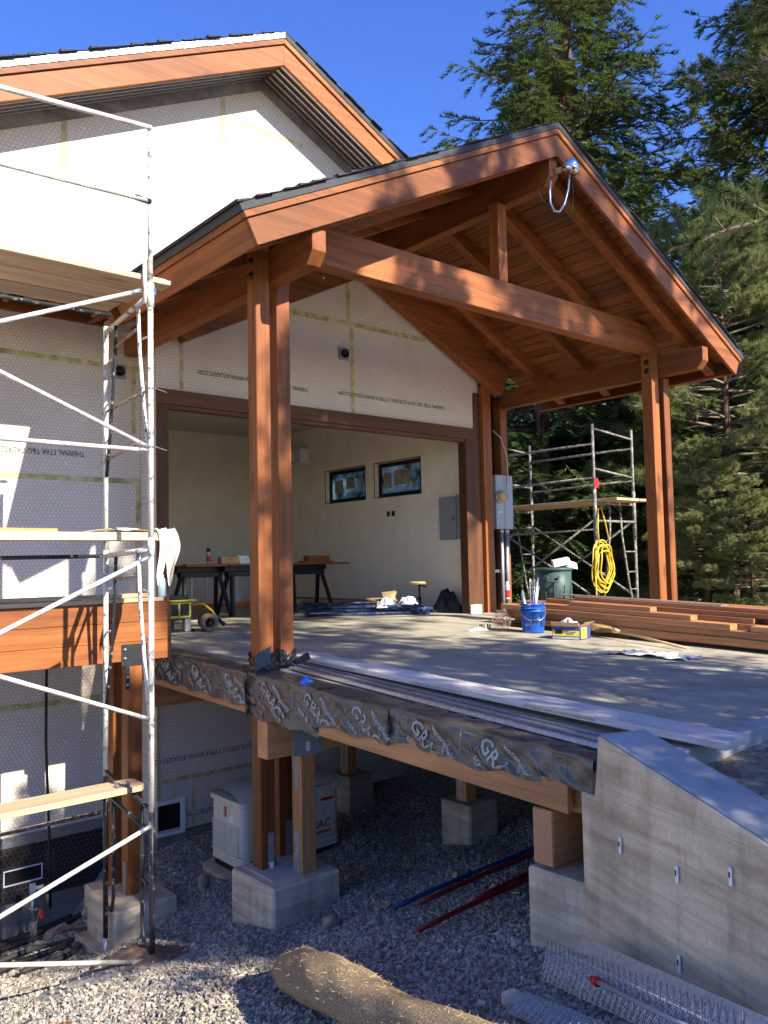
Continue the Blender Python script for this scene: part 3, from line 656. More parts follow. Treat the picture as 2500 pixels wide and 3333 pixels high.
# ================================================================== DRIVEWAY BRIDGE
br = thing('driveway_bridge', 'wooden driveway bridge deck leading to the garage, carried on timbers and concrete piers', 'deck', (2.5, -3, -2))
DX0, DX1, DY1 = -.60, 6.25, -6.26
x = DX0; i = 0
while x < DX1-.05:
    wd = .29; cuts = [DY1, -4.55+.9*math.sin(i*2.3), -2.1+.9*math.cos(i*1.7), -.05]
    for a, b in zip(cuts[:-1], cuts[1:]):
        p0 = (x+.0035, a+.003, dz(a)-.03 + random.uniform(-.0025, .0025)); ln = b-a-.006
        slab('deck_board', p0, (wd-.007, 0, 0), (0, ln, K*ln), (0, 0, .03), 'floor', br, .0025)
    x += wd; i += 1
box_ = None
def yz(name, xs, ya, yb, t0, t1, mat, par=br, bv=.003): # slab following the deck slope
    slab(name, (xs[0], ya, dz(ya)+t0), (xs[1]-xs[0], 0, 0), (0, yb-ya, K*(yb-ya)), (0, 0, t1-t0), mat, par, bv)
yz('sun_block_sheet', (-.59, 6.24), -6.25, -.06, -.0345, -.0325, 'black')  # thin black sheet added to block sun through the gaps and keep them dark
yz('rim_joist', (-.60, -.555), -5.975, -.3, -.328, -.036, 'fresh_y')
yz('rim_joist', (-.50, -.45), -6.06, -5.0, -.345, -.036, 'fresh_y')
for i in range(11): 
    xx = .05 + .55*i; yz('joist', (xx, xx+.045), -6.05, -.3, -.33, -.036, 'fresh_y')
box('cross_timber', (-.60, 6.1), (-5.87, -5.735), (-.86, -.562), 'fresh_x', br, .004)
box('timber_end', (-.604, -.6015), (-5.866, -5.739), (-.856, -.566), 'grain', br, 0)
box('cross_timber', (-.616, 6.1), (-3.05, -2.90), (-.758, -.452), 'fresh_x', br, .004)
box('cross_timber', (-.45, 6.1), (-.62, -.46), (-.65, -.36), 'fresh_x', br, .004)
# posts below the deck
post(-.504, -2.763, -1.728, -.345, br); post(-.22, -2.60, -1.728, -.345, br); post(-.295, -3.05, -1.728, -.76, br, 'fresh_z')
for px_, py_, zt, zb in ((1.62, -3.05, -.455, -1.53), (2.05, -.62, -.65, -1.78), (4.2, -3.05, -.455, -1.3), (4.3, -.62, -.65, -1.6)):
    box('post', (px_, px_+.14), (py_, py_+.14), (zb, zt), 'fresh_z', br, .004)
    box('concrete_pier', (px_-.09, px_+.30), (py_-.13, py_+.27), (zb-1.0, zb), 'pier', br, .015)
    st = box('steel_strap', (px_-.004, px_-.001), (py_+.045, py_+.1), (zb-.01, min(zb+.36, zt)), 'galv', br, 0)
for x0, y0, zb in ((-.44, -2.767, -1.728), (-.155, -2.604, -1.728)):
    s = box('steel_strap', (x0, x0+.06), (y0-.0, y0+.003), (zb-.02, zb+.30), 'galv', br, 0)
    for j in range(4): lathe('bolt', [(.007, 0), (.007, .006), (.001, .007)], 'galv', s, (x0+.015+.028*(j % 2), y0, zb+.05+.065*j), 8, (0, -1, 0))
s = box('steel_strap', (-.299, -.296), (-3.015, -2.945), (-1.75, -1.40), 'galv', br, 0)
for j in range(5): lathe('bolt', [(.007, 0), (.007, .006), (.001, .007)], 'galv', s, (-.299, -3.0+.035*(j % 2), -1.68+.06*j), 8, (-1, 0, 0))
box('steel_strap', (-.299, -.296), (-3.01, -2.95), (-1.06, -.76), 'galv', br, 0)
cp = box('connector_plate', (-.37, -.075), (-3.056, -3.0515), (-.775, -.53), 'panelgrey', br, .001)
for j in range(8): lathe('bolt', [(.007, 0), (.007, .006), (.001, .007)], 'galv', cp, (-.33+.065*(j % 4), -3.056, -.71+.11*(j//4)), 8, (0, -1, 0))
box('plate_label', (-.25, -.21), (-3.0585, -3.0565), (-.745, -.67), 'paper', cp, 0); box('plate_label', (-.43, -.395), (-2.774, -2.7705), (-1.72, -1.67), 'paper', br, 0)
pe = box('concrete_pier', (-.64, .012), (-3.153, -2.5), (-2.6, -1.73), 'pier', br, .016)
box('concrete_pier', (-.60, .05), (-6.09, -5.68), (-2.0, -.893), 'pier', br, .016)
prism('grout_bed', [(-.56, -3.02), (-.12, -3.02), (-.12, -2.55), (-.56, -2.55)], 'z', -1.732, -1.718, 'concrete_top', br, .004)
# membrane sheets folded over the deck edge
mf = thing('flashing_membrane', 'printed grey-brown waterproof membrane sheets hanging over the deck edge', 'flashing', (-.63, -3.5, -.3))
def wrk(y, d): return .012*math.sin(y*9+d*21)*math.sin(d*17+y*3) + .007*math.sin(y*23-d*31) + .006*math.sin(y*41+d*60)*min(1, d*6) + .03*max(0, d-.22)
SH = [(-1.0, -2.0, .27, .275), (-1.96, -2.735, .265, .275), (-2.745, -3.73, .34, .335), (-3.70, -4.56, .255, .235), (-4.545, -5.40, .205, .225), (-5.38, -6.17, .215, .17)]
for si, (ya, yb, da, db) in enumerate(SH):
    def f(u, v, ya=ya, yb=yb, da=da, db=db, si=si):
        y = ya + (yb-ya)*u; dd = da + (db-da)*u + .012*math.sin(y*17+si)
        if v < .3:
            t = v/.3; return (-.36 - .245*t - .006*(t > .98), y, dz(y) + .004 + .003*si % .007 + .004*math.sin(y*31)*math.sin(t*9))
        d = (v-.3)/.7*dd; return (-.611 - .006*(si % 2) - wrk(y, d) - .004, y, dz(y) + .004 - d)
    grid('membrane_sheet', 90, 34, f, 'membrane', mf)
slab('sheet_fold', (-.625, -2.70, -.115), (-.03, -.07, -.0), (.004, .004, 0), (.01, -.02, -.36), 'black_film', mf, 0)
slab('sheet_fold', (-.62, -4.53, -.18), (-.012, -.03, -.0), (.003, .003, 0), (0, 0, -.22), 'black_film', mf, 0)
slab('sheet_fold', (-.62, -6.16, -.245), (-.012, -.03, -.0), (.003, .003, 0), (-.02, .0, -.19), 'black_film', mf, 0)
def mprint(s, y0, d0, size, ang, wide=1.):
    ca, sa = math.cos(R(ang)), math.sin(R(ang))
    def fn(u, v):
        a = u*ca - v*sa; b = u*sa + v*ca; y = y0 - a; d = d0 - b
        lim_ = next((da + (db-da)*((y-ya)/(yb-ya)) for ya, yb, da, db in SH if yb <= y <= ya), .2) - .018; d = min(d, lim_)
        if d < .012: return (-.618 + (.012-d), y, dz(y) + .012)
        return (-.611 - .006 - wrk(y, d) - .0085, y, dz(y) + .004 - d)
    text('membrane_print', s, size*1.0, fn, 'membrane_ink', mf, wide, .02)
kk = 0; yy_ = -1.16
while yy_ > -5.9:
    mprint('GRACE', yy_, .085, .135, -40, .9); mprint('Ice &', yy_+.05, .175, .062, -40); mprint('water shield', yy_-.20, .055, .052, -40); mprint('aipcoat', yy_-.30, .20, .028, 80)
    yy_ -= .60; kk += 1
for y0, d0 in ((-1.62, .03), (-2.22, .03), (-2.82, .04), (-3.42, .03), (-4.02, .03), (-4.64, .03), (-5.22, .03), (-5.8, .03)):
    for a, b, c, d in ((0, 0, .20, 0), (0, .14, .20, .14), (0, 0, 0, .14), (.10, 0, .10, .14), (.20, 0, .20, .14), (.02, .09, .09, .12), (.11, .12, .15, .06), (.15, .06, .19, .12)):
        pts = []
        for t in range(7):
            y = y0 - (a+(c-a)*t/6)*.9; dd = d0 + b+(d-b)*t/6; pts.append((-.611-.006-wrk(y, dd)-.006, y, dz(y)+.004-dd))
        tube('print_line', pts, .0016, 'membrane_ink', mf, 4)
# balcony beam at the left
bal = thing('balcony_beam', 'three stacked stained timbers forming the balcony edge beam left of the garage', 'beam', (-2, -1.4, -.05))
for k in range(3): box('timber', (-4.6, -.66+.0*k), (-1.45, -1.31), (-.058+.176*k, .115+.176*k), 'timber_x', bal, .003)
box('timber_end_pad', (-.90, -.662), (-1.308, -.9), (-.05, .40), 'timber_y', bal)
box('balcony_joist', (-4.6, -.7), (-1.30, HY-.05), (.30, .42), 'dark_x', bal)
bp = box('steel_bracket', (-1.15, -.90), (-1.457, -1.4515), (-.10, .095), 'steel', bal, .002)
for z in (.05, -.03): lathe('bolt', [(.016, 0), (.016, .008), (.008, .01), (.008, .02), (.001, .021)], 'galv', bp, (-1.12, -1.457, z), 10, (0, -1, 0))
bs = box('steel_strap', (-1.115, -1.075), (-1.462, -1.4585), (-.31, -.06), 'steel', bal, .001)
for z in (-.2, -.27): lathe('bolt', [(.013, 0), (.013, .008), (.007, .01), (.007, .018), (.001, .019)], 'galv', bs, (-1.095, -1.462, z), 10, (0, -1, 0))
bpost = box('post', (-1.09, -.95), (-1.45, -1.31), (-2.14, -.06), 'timber_z', bal, .005)
s = box('steel_strap', (-1.094, -1.0915), (-1.41, -1.35), (-2.16, -1.86), 'galv', bpost, 0)
box('post', (-.86, -.72), (-.55, -.41), (-2.4, -.06), 'timber_z', bal, .005); box('concrete_pier', (-1.02, -.55), (-.75, -.2), (-3.2, -2.4), 'pier', bal, .012)
box('concrete_pier', (-1.32, -.74), (-1.72, -1.08), (-3.0, -2.145), 'pier', bal, .014); box('pier_footing', (-1.42, -.72), (-1.83, -1.05), (-3.0, -2.50), 'pier', bal, .01)
for k, (xa_, xb_, ya_, yb_, z_) in enumerate(((-3.9, -.74, -1.46, -1.32, .475), (-3.9, -1.62, -1.25, -1.11, .475), (-2.9, -.86, -1.40, -1.26, .515))):
    tag(box('deck_plank', (xa_, xb_), (ya_, yb_), (z_, z_+.036), 'pale_x'), ['long pale board lying along the top edge of the balcony beam', 'short pale board lying behind the front board on the balcony beam', 'upper pale board resting on the boards above the balcony beam'][k], 'board', 'boards on the balcony beam')
# abutment and wing wall
aw = thing('abutment_wall', 'board-formed concrete abutment and sloping wing wall at the end of the bridge', 'concrete wall', (-.5, -6.3, -1.5))
box('abutment', (-.58, 6.4), (-6.40, -6.10), (-2.4, -.37), 'concrete', aw, .006); box('curb', (-.25, 6.4), (-6.42, -6.275), (-.36, -.222), 'concrete_top', aw, .008)
wd_ = Vector((-.342, -.94, 0)); wn_ = Vector((.94, -.342, 0)); w0 = Vector((-.62, -6.075, 0))
prof = [(0, -2.6), (0, -.41), (.12, -.405), (.15, -.235), (.165, -.095), (.52, -.163), (.92, -.239), (1.24, -.30), (4.2, -.86), (4.2, -2.6)]
V = [w0 + wd_*t + Vector((0, 0, z)) for t, z in prof]; n_ = len(V); V += [p + wn_*.30 for p in V]
me = mesh_from(V, [tuple(range(n_)), tuple(range(2*n_-1, n_-1, -1))] + [(i, i+n_, (i+1) % n_+n_, (i+1) % n_) for i in range(n_)])
b_ = bmesh.new(); b_.from_mesh(me); bmesh.ops.recalc_face_normals(b_, faces=b_.faces); b_.to_mesh(me); b_.free()
wing = link(bevelled(me, .008), 'wing_wall', 'concrete', aw)
V = [w0 + wd_*t + Vector((0, 0, z+.004)) + wn_*e for e in (.01, .29) for t, z in prof[4:9]]
cap = link(mesh_from(V, [(i, i+1, i+6, i+5) for i in range(4)]), 'trowelled_cap', 'concrete_top', wing)
for t, z in ((.33, -.62), (.73, -.62), (.72, -1.0), (1.05, -.52), (.35, -1.28)):
    p = w0 + wd_*t + Vector((0, 0, z)) - wn_*.006
    q = slab('form_tie', p, wd_*.016, -wn_*.010, Vector((.0, 0, .075)), 'white', wing, .003); slab('tie_slot', p - wn_*.0105 + Vector((0, 0, .035)) + wd_*.005, wd_*.006, -wn_*.002, Vector((0, 0, .022)), 'black', q, 0)
# ================================================================== SCAFFOLD in front of the left wall
sc = thing('tube_scaffold', 'tall paint-spattered tube scaffold tower standing in front of the left house wall', 'scaffold', (-1.41, -2.2, -2.4))
FX, FY, QX, QY = -1.455, -2.75, -1.365, -1.63
def fr(t, z): return (FX + (QX-FX)*t, FY + (QY-FY)*t, z)      # point in the end frame: t 0 front leg, 1 rear leg
RT = .0215
tube('leg', [fr(0, -2.42), fr(0, -1.05)], RT, 'scafdark', sc, 10); tube('leg', [fr(1, -2.36), fr(1, -1.0)], RT, 'scafdark', sc, 10)
tube('base_jack', [fr(1, -2.62), fr(1, -2.36)], .017, 'galv', sc, 8)
for a, b in ((-1.05, .95), (.95, 2.95)):
    for t in (0, 1): tube('leg', [fr(t, a), fr(t, b)], RT, 'scaf', sc, 10)
    tube('header_tube', [fr(0, b-.02), fr(1, b-.05)], RT, 'scaf', sc, 10)
    for t, d in ((0, 1), (1, -1)):
        tube('arch_tube', [fr(t+d*.25, b-.05), fr(t+d*.22, b-.4), fr(t+d*.13, b-.9), fr(t+d*.02, b-1.35)], .015, 'scaf' if d > 0 else 'scafdark', sc, 8)
        for k in (.35, .72, 1.05): tube('rung', [fr(t, b-k), fr(t+d*(.24-.17*k), b-k+.02)], .009, 'scaf', sc, 6)
    tube('rung', [fr(.25, b-.22), fr(.75, b-.25)], .013, 'rust', sc, 8)
    tube('coupler', [fr(0, b-.07), fr(0, b+.07)], .027, 'scaf', sc, 10)
for z in (-1.04, -1.22): tube('header_tube', [fr(0, z), fr(.98, z+.08)], .018, 'scafdark', sc, 10)
for t, d in ((0, 1), (1, -1)):
    tube('ladder_tube', [fr(t+d*.19, -1.04), fr(t+d*.19, -1.5), fr(t+d*.19, -1.95), fr(t+d*.15, -2.08), fr(t, -2.12 if t == 0 else -2.1)], .015, 'scafdark', sc, 8)
    tube('rung', [fr(t, -1.62), fr(t+d*.19, -1.60)], .014, 'scafdark', sc, 8)
tube('guard_post', [fr(0, 2.95), fr(0, 4.29)], .020, 'scaf', sc, 10); tube('guard_post', [(FX-.045, FY, 2.85), (FX-.045, FY, 3.25)], .017, 'scaf', sc, 10)
tube('guard_rail', [(FX, FY-.02, 4.27), (-2.6, -2.78, 4.18), (-3.8, -2.78, 4.14)], .020, 'brace', sc, 10)
tube('guard_rail', [(FX-.04, FY-.02, 3.67), (-2.6, -2.78, 3.63), (-3.8, -2.78, 3.6)], .019, 'brace', sc, 10)
tube('rail_end', [(FX-.13, FY-.015, 3.673), (FX, FY-.01, 3.67)], .024, 'scafdark', sc, 8)
for a, b in (((-3.6, -2.79, 2.08), (-1.55, -2.79, 2.93)), ((-3.6, -2.79, 2.58), (-1.49, -2.79, 1.715)), ((-3.6, -2.79, 1.70), (-1.49, -2.79, 1.69)), ((-3.6, -2.79, -.12), (-1.49, -2.79, .87)),
             ((-3.6, -2.79, .5), (-1.49, -2.79, -.35)), ((-3.6, -2.79, -1.86), (-1.48, -2.79, -1.14)), ((-3.6, -2.79, -1.5), (-1.49, -2.79, -2.12))):
    tube('cross_brace', [a, b], .0165, 'brace', sc, 10); tube('brace_end', [Vector(b)-(Vector(b)-Vector(a)).normalized()*.09, b], .019, 'galv', sc, 6)
for z in (3.07, .90, -1.31): tube('cross_brace', [(-3.6, -1.6, z-.02), (-1.31, -1.6, z)], .0175, 'rust' if z < 0 else 'scafdark', sc, 10)
tube('tie_bar', [fr(1.1, 2.18), fr(.05, 2.18)], .012, 'rust', sc, 6); tube('tie_bar', [fr(1.1, 1.74), fr(.0, 1.80)], .012, 'rust', sc, 6)
for z in (2.19, 1.73): tube('tie_wire', arc(fr(0, z), .03, 0, 6.0, 10, (1, 0, 0), (0, 1, .15)) + [Vector(fr(0, z)) + Vector((.12, -.03, -.03))], .004, 'galv', sc, 5)
tube('coupler', [fr(0, 2.83), fr(0, 3.01)], .030, 'scaf', sc, 10); box('pin_tape', (FX-.05, FX+.05), (FY-.005, FY+.03), (2.93, 2.99), 'pexblue', sc)
# planks on the scaffold
for i in range(3):
    tag(box('scaffold_plank', (-4.2, -1.30-.05*i), (-2.72+.325*i, -2.42+.325*i), (3.045, 3.09), 'pale_x', None, .004), ['pale scaffold plank of the top level, nearest the viewer', 'pale scaffold plank of the top level, middle of three', 'pale scaffold plank of the top level, nearest the wall'][i], 'plank', 'scaffold planks')
tag(box('scaffold_plank', (-1.60, -1.20), (-2.60, -2.42), (3.092, 3.13), 'pale_x', None, .004), 'short board end lying across the top scaffold level by the pole', 'board')
tag(box('scaffold_plank', (-4.2, -1.01), (-2.30, -2.02), (1.015, 1.08), 'pale_x', None, .004), 'pale scaffold plank at mid height with a cloth hung over its end', 'plank', 'scaffold planks')
tag(box('scaffold_plank', (-3.0, -1.98), (-2.22, -2.12), (1.082, 1.11), 'fresh_x', None, .004), 'short orange board lying on the mid-height scaffold plank', 'board')
tag(prism('scaffold_plank', [(-4.2, -2.49), (-1.40, -2.45), (-1.36, -2.40), (-1.36, -2.20), (-1.42, -2.165), (-4.2, -2.21)], 'z', -.965, -.92, 'pale_x', None, .003), 'pale weathered scaffold plank on the lowest level near the ground', 'plank', 'scaffold planks')
def drape(name, c, wx, wy, drop, mat, label, cat, seed):
    r = random.Random(seed); ph = [r.uniform(0, 6) for _ in range(8)]
    def f(u, v):
        x = c[0] + (u-.5)*wx*(1-.25*max(0, v-.35)); fold = .022*math.sin(u*15+ph[0]+v*3)+.014*math.sin(u*27+ph[1]+v*5)
        if v < .3: t = v/.3; return (x, c[1] + wy*(1-t), c[2] + .012 + .5*abs(fold)*(1+.4*t))
        t = (v-.3)/.7; return (x + .03*math.sin(t*4+ph[2]), c[1] - .012 + fold*min(1, t*3) - .02*t, c[2] - drop*t*(1+.28*math.sin(u*9+ph[3]) + .12*math.sin(u*31)))
    return tag(grid(name, 40, 24, f, mat), label, cat)
drape('hanging_cloth', (-1.12, -2.31, 1.085), .17, .16, .33, 'cloth', 'cream cloth draped over the end of the mid-height scaffold plank', 'cloth', 2)
tag(grid('folded_cloth', 14, 10, lambda u, v: (-1.75+.55*u, -2.28+.2*v, 1.087+.022*math.sin(u*3.14)*(1+.6*math.sin(v*13+u*9))), 'cloth'), 'flat folded cloth lying along the mid-height scaffold plank', 'cloth')
lv = thing('galvanised_channel', 'small bent galvanised channel lying on the lowest scaffold plank', 'metal channel', (-1.5, -2.4, -.92))
box('web', (-1.58, -1.48), (-2.42, -2.34), (-.919, -.916), 'galv', lv, 0); box('flange', (-1.58, -1.575), (-2.42, -2.34), (-.916, -.885), 'galv', lv, 0); box('flange', (-1.485, -1.48), (-2.42, -2.34), (-.916, -.885), 'galv', lv, 0)
# ================================================================== second scaffold right of the garage
s2 = thing('rear_tube_scaffold', 'grey tube scaffold tower beyond the right porch posts with guard rails', 'scaffold', (8, .5, -.6))
for yy in (-.55, 1.75):
    for xx in (7.4, 8.55):
        tube('leg', [(xx, yy, -.8), (xx, yy, 1.25)], .026, 'scafdull', s2, 8); tube('guard_post', [(xx, yy, 1.25), (xx, yy, 3.05)], .024, 'scafdull', s2, 8)
        tube('coupler', [(xx, yy, 1.1), (xx, yy, 1.95)], .032, 'scafdull', s2, 8)
    for z in (1.72, 1.42): tube('header_tube', [(7.4, yy, z), (8.55, yy, z)], .022, 'scafdull', s2, 8)
    for z in (2.98, 2.3): tube('guard_rail', [(7.4, yy, z), (8.55, yy, z-.1)], .018, 'scafdull', s2, 8)
    for a, d in ((7.4, 1), (8.55, -1)):
        tube('arch_tube', [(a+d*.42, yy, 1.66), (a+d*.40, yy, 1.2), (a+d*.22, yy, .3), (a+d*.03, yy, -.3)], .018, 'scafdull', s2, 8)
        for z, k in ((.9, .36), (.55, .27), (.25, .2)): tube('rung', [(a, yy, z), (a+d*k, yy, z)], .012, 'scafdull', s2, 6)
for xx in (7.4, 8.55):
    tube('guard_rail', [(xx, -.55, 2.72), (xx, 1.75, 2.72)], .02, 'scafdull', s2, 8); tube('guard_rail', [(xx, -.55, 2.15), (xx, 1.75, 2.12)], .02, 'scafdull', s2, 8)
    tube('cross_brace', [(xx, -.55, 1.45), (xx, 1.75, .1)], .017, 'scafdull', s2, 8); tube('cross_brace', [(xx, -.55, .1), (xx, 1.75, 1.45)], .017, 'scafdull', s2, 8)
tube('cross_brace', [(7.4, -.6, 1.28), (7.4, 1.8, 1.25)], .02, 'scafdull', s2, 8)
box('red_flag', (7.36, 7.47), (-.585, -.578), (1.98, 2.13), 'red', s2, 0)
for i in range(3): tag(box('scaffold_plank', (7.45+.33*i, 7.76+.33*i), (-.95, 2.6), (1.745, 1.79), 'pale_y', None, .004), ['plank of the rear scaffold nearest the garage', 'middle plank of the rear scaffold beyond the porch', 'outermost plank of the rear scaffold beyond the porch'][i], 'plank', 'rear scaffold planks')
hz_ = thing('hose_coil', 'bright yellow air hose hung in a coil on the rear scaffold', 'hose', (7.45, -.62, .9)); r_ = random.Random(5)
for k in range(8):
    a = .21 + r_.uniform(-.05, .05); b = .36 + r_.uniform(-.07, .07); cx, cz = 7.45 + r_.uniform(-.05, .05), .66 + r_.uniform(-.07, .05)
    tube('hose_loop', [(cx + a*math.cos(t/24*6.283), -.60-.012*k+.02*math.sin(t), cz + b*math.sin(t/24*6.283)) for t in range(24)], .013, 'hose', hz_, 6, True)
tube('hose_end', [(7.38, -.62, 1.0), (7.36, -.62, 1.3), (7.42, -.60, 1.62), (7.52, -.58, 1.66), (7.60, -.6, 1.4), (7.66, -.62, 1.1)], .012, 'hose', hz_, 6)
tube('hose_end', [(7.22, -.64, .6), (7.2, -.66, .2), (7.24, -.68, -.2), (7.2, -.7, -.5)], .012, 'hose', hz_, 6)
# ================================================================== things on the deck
tb = thing('trash_can', 'dark green ribbed plastic trash can filled with white scraps beside the lumber pile', 'trash can', (6.5, -.36, -.2))
lathe('body', [(.22, 0), (.235, .02), (.262, .42), (.268, .43), (.268, .46), (.275, .80), (.27, .80), (.26, .6), (.001, .58)], 'green', tb, (6.5, -.36, -.16), 32)
lathe('rim', [(.276, .77), (.30, .775), (.302, .81), (.285, .82), (.272, .80)], 'green', tb, (6.5, -.36, -.16), 32)
for a in (R(215), R(35)):
    cx, cy = 6.5 + .285*math.cos(a), -.36 + .285*math.sin(a); t_ = Vector((-math.sin(a), math.cos(a), 0))
    tube('handle', [Vector((cx, cy, .52)) - t_*.09, Vector((cx, cy, .50)) - t_*.08 + Vector((math.cos(a)*.05, math.sin(a)*.05, -.06)), Vector((cx, cy, .50)) + t_*.08 + Vector((math.cos(a)*.05, math.sin(a)*.05, -.06)), Vector((cx, cy, .52)) + t_*.09], .02, 'green', tb, 8)
for k in range(10):
    a = k*.628; box_ = slab('rib', (6.5 + .262*math.cos(a), -.36 + .262*math.sin(a), -.12), (-.05*math.sin(a), .05*math.cos(a), 0), (.012*math.cos(a), .012*math.sin(a), 0), (.006*math.cos(a), .006*math.sin(a), .5), 'green', tb, .003)
for k, (dx, dy, dz_, ang, ln) in enumerate(((-.12, -.1, .06, 20, .3), (.02, -.12, .09, -25, .32), (.1, .0, .05, 10, .25))):
    a = R(ang); tag(slab('foam_scrap', (6.5+dx, -.36+dy, .60+dz_), (ln*math.cos(a)*.8, -ln*.5, ln*math.sin(a)*.5), (.1, .12, .02), (-.02, 0, .1), 'paper', None, .004), ['white foam scrap sticking up on the left of the trash can', 'white foam scrap lying across the middle of the trash can', 'white foam scrap at the back of the trash can'][k], 'scrap', 'scraps in the trash can')
bk = thing('bucket', 'blue plaster-smeared plastic bucket with metal stakes standing in it', 'bucket', (3.66, -2.25, -.085))
lathe('body', [(.128, 0), (.13, .01), (.142, .25), (.150, .252), (.150, .262), (.144, .265), (.146, .33), (.152, .332), (.152, .35), (.143, .35), (.12, .03), (.001, .028)], 'blue', bk, (3.66, -2.25, -.083), 30)
lathe('rim_band', [(.147, .285), (.157, .287), (.157, .296), (.147, .298)], 'blue', bk, (3.66, -2.25, -.083), 30)
tube('handle', [(3.66+.155*math.cos(a), -2.25+.155*math.sin(a), .19-.13*math.sin((a-R(140))/R(180)*math.pi)) for a in [R(140+15*i) for i in range(13)]], .004, 'galv', bk, 6)
tube('grip', [(3.66+.158*math.cos(a), -2.25+.158*math.sin(a), .19-.13*math.sin((a-R(140))/R(180)*math.pi)) for a in [R(215), R(222.5), R(230), R(237.5), R(245)]], .011, 'black', bk, 8)
slab('label', (3.66+.142*math.cos(R(262)), -2.25+.142*math.sin(R(262)), .0), (.07, .0, 0), (0, -.003, 0), (0, -.006, .14), 'pexblue', bk, 0)
rs = random.Random(8)
for k in range(9):
    a = rs.uniform(0, 6.28); r0 = rs.uniform(.02, .09); tx, ty = rs.uniform(-.1, .14), rs.uniform(-.08, .08); h = rs.uniform(.45, .62)
    p0 = Vector((3.66 + r0*math.cos(a), -2.25 + r0*math.sin(a), -.04)); p1 = p0 + Vector((tx, ty, h))
    pts = [p0, p1] if k % 3 else [p0, p1 - Vector((0, 0, .04)), p1 + Vector((.012, 0, 0)), p1 + Vector((.04, 0, -.03)), p0 + Vector((.05, .02, .1))]
    tag(tube('metal_stake', pts, .0085, 'galv', None, 8), 'thin bent galvanised stake standing in the blue bucket', 'stake', 'stakes in the blue bucket')
bx = thing('glove_carton', 'opened blue and yellow printed carton with white tissue sticking out, beside the bucket', 'carton', (3.45, -2.95, -.11))
c0 = Vector((3.32, -2.80, -.105)); ux = Vector((.13, -.285, -.008)); uy = Vector((.26, .045, 0)); uz = Vector((0, 0, .145))
slab('body', c0, ux, uy, uz, 'boxblue', bx, .002)
nn = uy.cross(ux).normalized(); nn = -nn if False else nn
out = Vector((ux.y, -ux.x, 0)).normalized()
slab('yellow_panel', c0 + uz*.26 + ux*.02 + out*.001, ux*.96, out*.002, uz*.42, 'boxyellow', bx, 0); slab('grey_panel', c0 + uz*.03 + ux*.02 + out*.001, ux*.96, out*.002, uz*.16, 'boxwhite', bx, 0)
slab('end_panel', c0 + ux*1.005 + uz*.08 + uy*.12, ux*.008, uy*.5, uz*.84, 'boxyellow', bx, 0); slab('dark_badge', c0 + uz*.42 + ux*.12 + out*.003, ux*.26, out*.002, uz*.30, 'black', bx, 0)
un = ux.normalized()
text('carton_print', '50', .05, lambda u, v: c0 + ux*.07 + uz*.24 + out*.004 + un*u + Vector((0, 0, v)), 'white', bx)
text('carton_print', 'HEAVY DUTY GLOVES', .018, lambda u, v: c0 + ux*.3 + uz*.80 + out*.004 + un*u + Vector((0, 0, v)), 'white', bx) if False else None
for k in range(3):
    slab('print_bar', c0 + ux*(.46+.03*k) + uz*(.56-.1*k) + out*.0035, ux*(.4-.08*k), out*.001, uz*.045, 'boxblue', bx, 0)
slab('flap', c0 + uz + ux*.0, ux, uy*.0 + Vector((-.05, -.02, .05)), Vector((0, 0, .003)), 'kraft', bx, 0); slab('flap', c0 + uz + ux, uy*.9, Vector((.03, -.05, .045)), Vector((0, 0, .003)), 'kraft', bx, 0)
def crumple(name, c, r, h, mat, label, cat, seed, n=16, m=14, par=None):
    q = random.Random(seed); ph = [q.uniform(0, 6.3) for _ in range(12)]
    def f(u, v):
        a = u*6.2832; rad = 1 + .28*math.sin(3*a+ph[0]) + .16*math.sin(7*a+ph[1]+v*3); t = 1-v
        zz = h*(v**.6)*(1+.35*math.sin(5*a+ph[2]+v*7)) + .25*h*math.sin(a*9+ph[3])*v*(1-v)*3
        return (c[0] + r[0]*t*rad*math.cos(a), c[1] + r[1]*t*rad*math.sin(a), c[2] + max(0, zz))
    o = grid(name, n*2, m, f, mat, par)
    return tag(o, label, cat) if par is None else o
crumple('tissue', (3.50, -2.90, .035), (.12, .10), .07, 'paper', '', '', 3, par=bx)
bro = thing('broom', 'straw broom with bare wooden handle lying in front of the lumber pile', 'broom', (3.9, -3.2, -.1))
hb = Vector((3.86, -3.28, -.03)); he = Vector((3.56, -4.32, dz(-4.3)+.03)); hd = (he-hb).normalized()
tube('handle', [hb, he], .0135, 'stick', bro, 10); tube('binding', [hb - hd*.05, hb + hd*.06], [.035, .018], 'stick', bro, 10)
V = []; F = []; q = random.Random(3)
for k in range(260):
    a = q.uniform(-1, 1); b = q.uniform(-1, 1); p = hb - hd*.02 + Vector((.02*a, 0, .02*b)); L_ = q.uniform(.3, .42)
    e = p - hd*L_ + Vector((.13*a, .02*a, .035*b - .02 + .02*q.random())); e.z = max(e.z, dz(e.y)+.006); i = len(V); s_ = Vector((.004, .001, .003)); V += [p-s_, p+s_, e]; F.append((i, i+1, i+2))
link(mesh_from(V, F), 'straw', 'straw', bro)['kind'] = 'stuff'
tag(grid('rag', 40, 12, lambda u, v: (2.72+.34*v+.18*u+.03*math.sin(u*17)*(v-.5), -3.92-.72*u+.04*math.sin(v*7+u*5), dz(-3.92-.72*u)+.006+.02*abs(math.sin(u*19+v*5)*math.sin(v*6+u*8))+.012*math.sin(u*3.14)), 'rag'), 'stained white rag crumpled on the deck in front of the broom', 'rag')
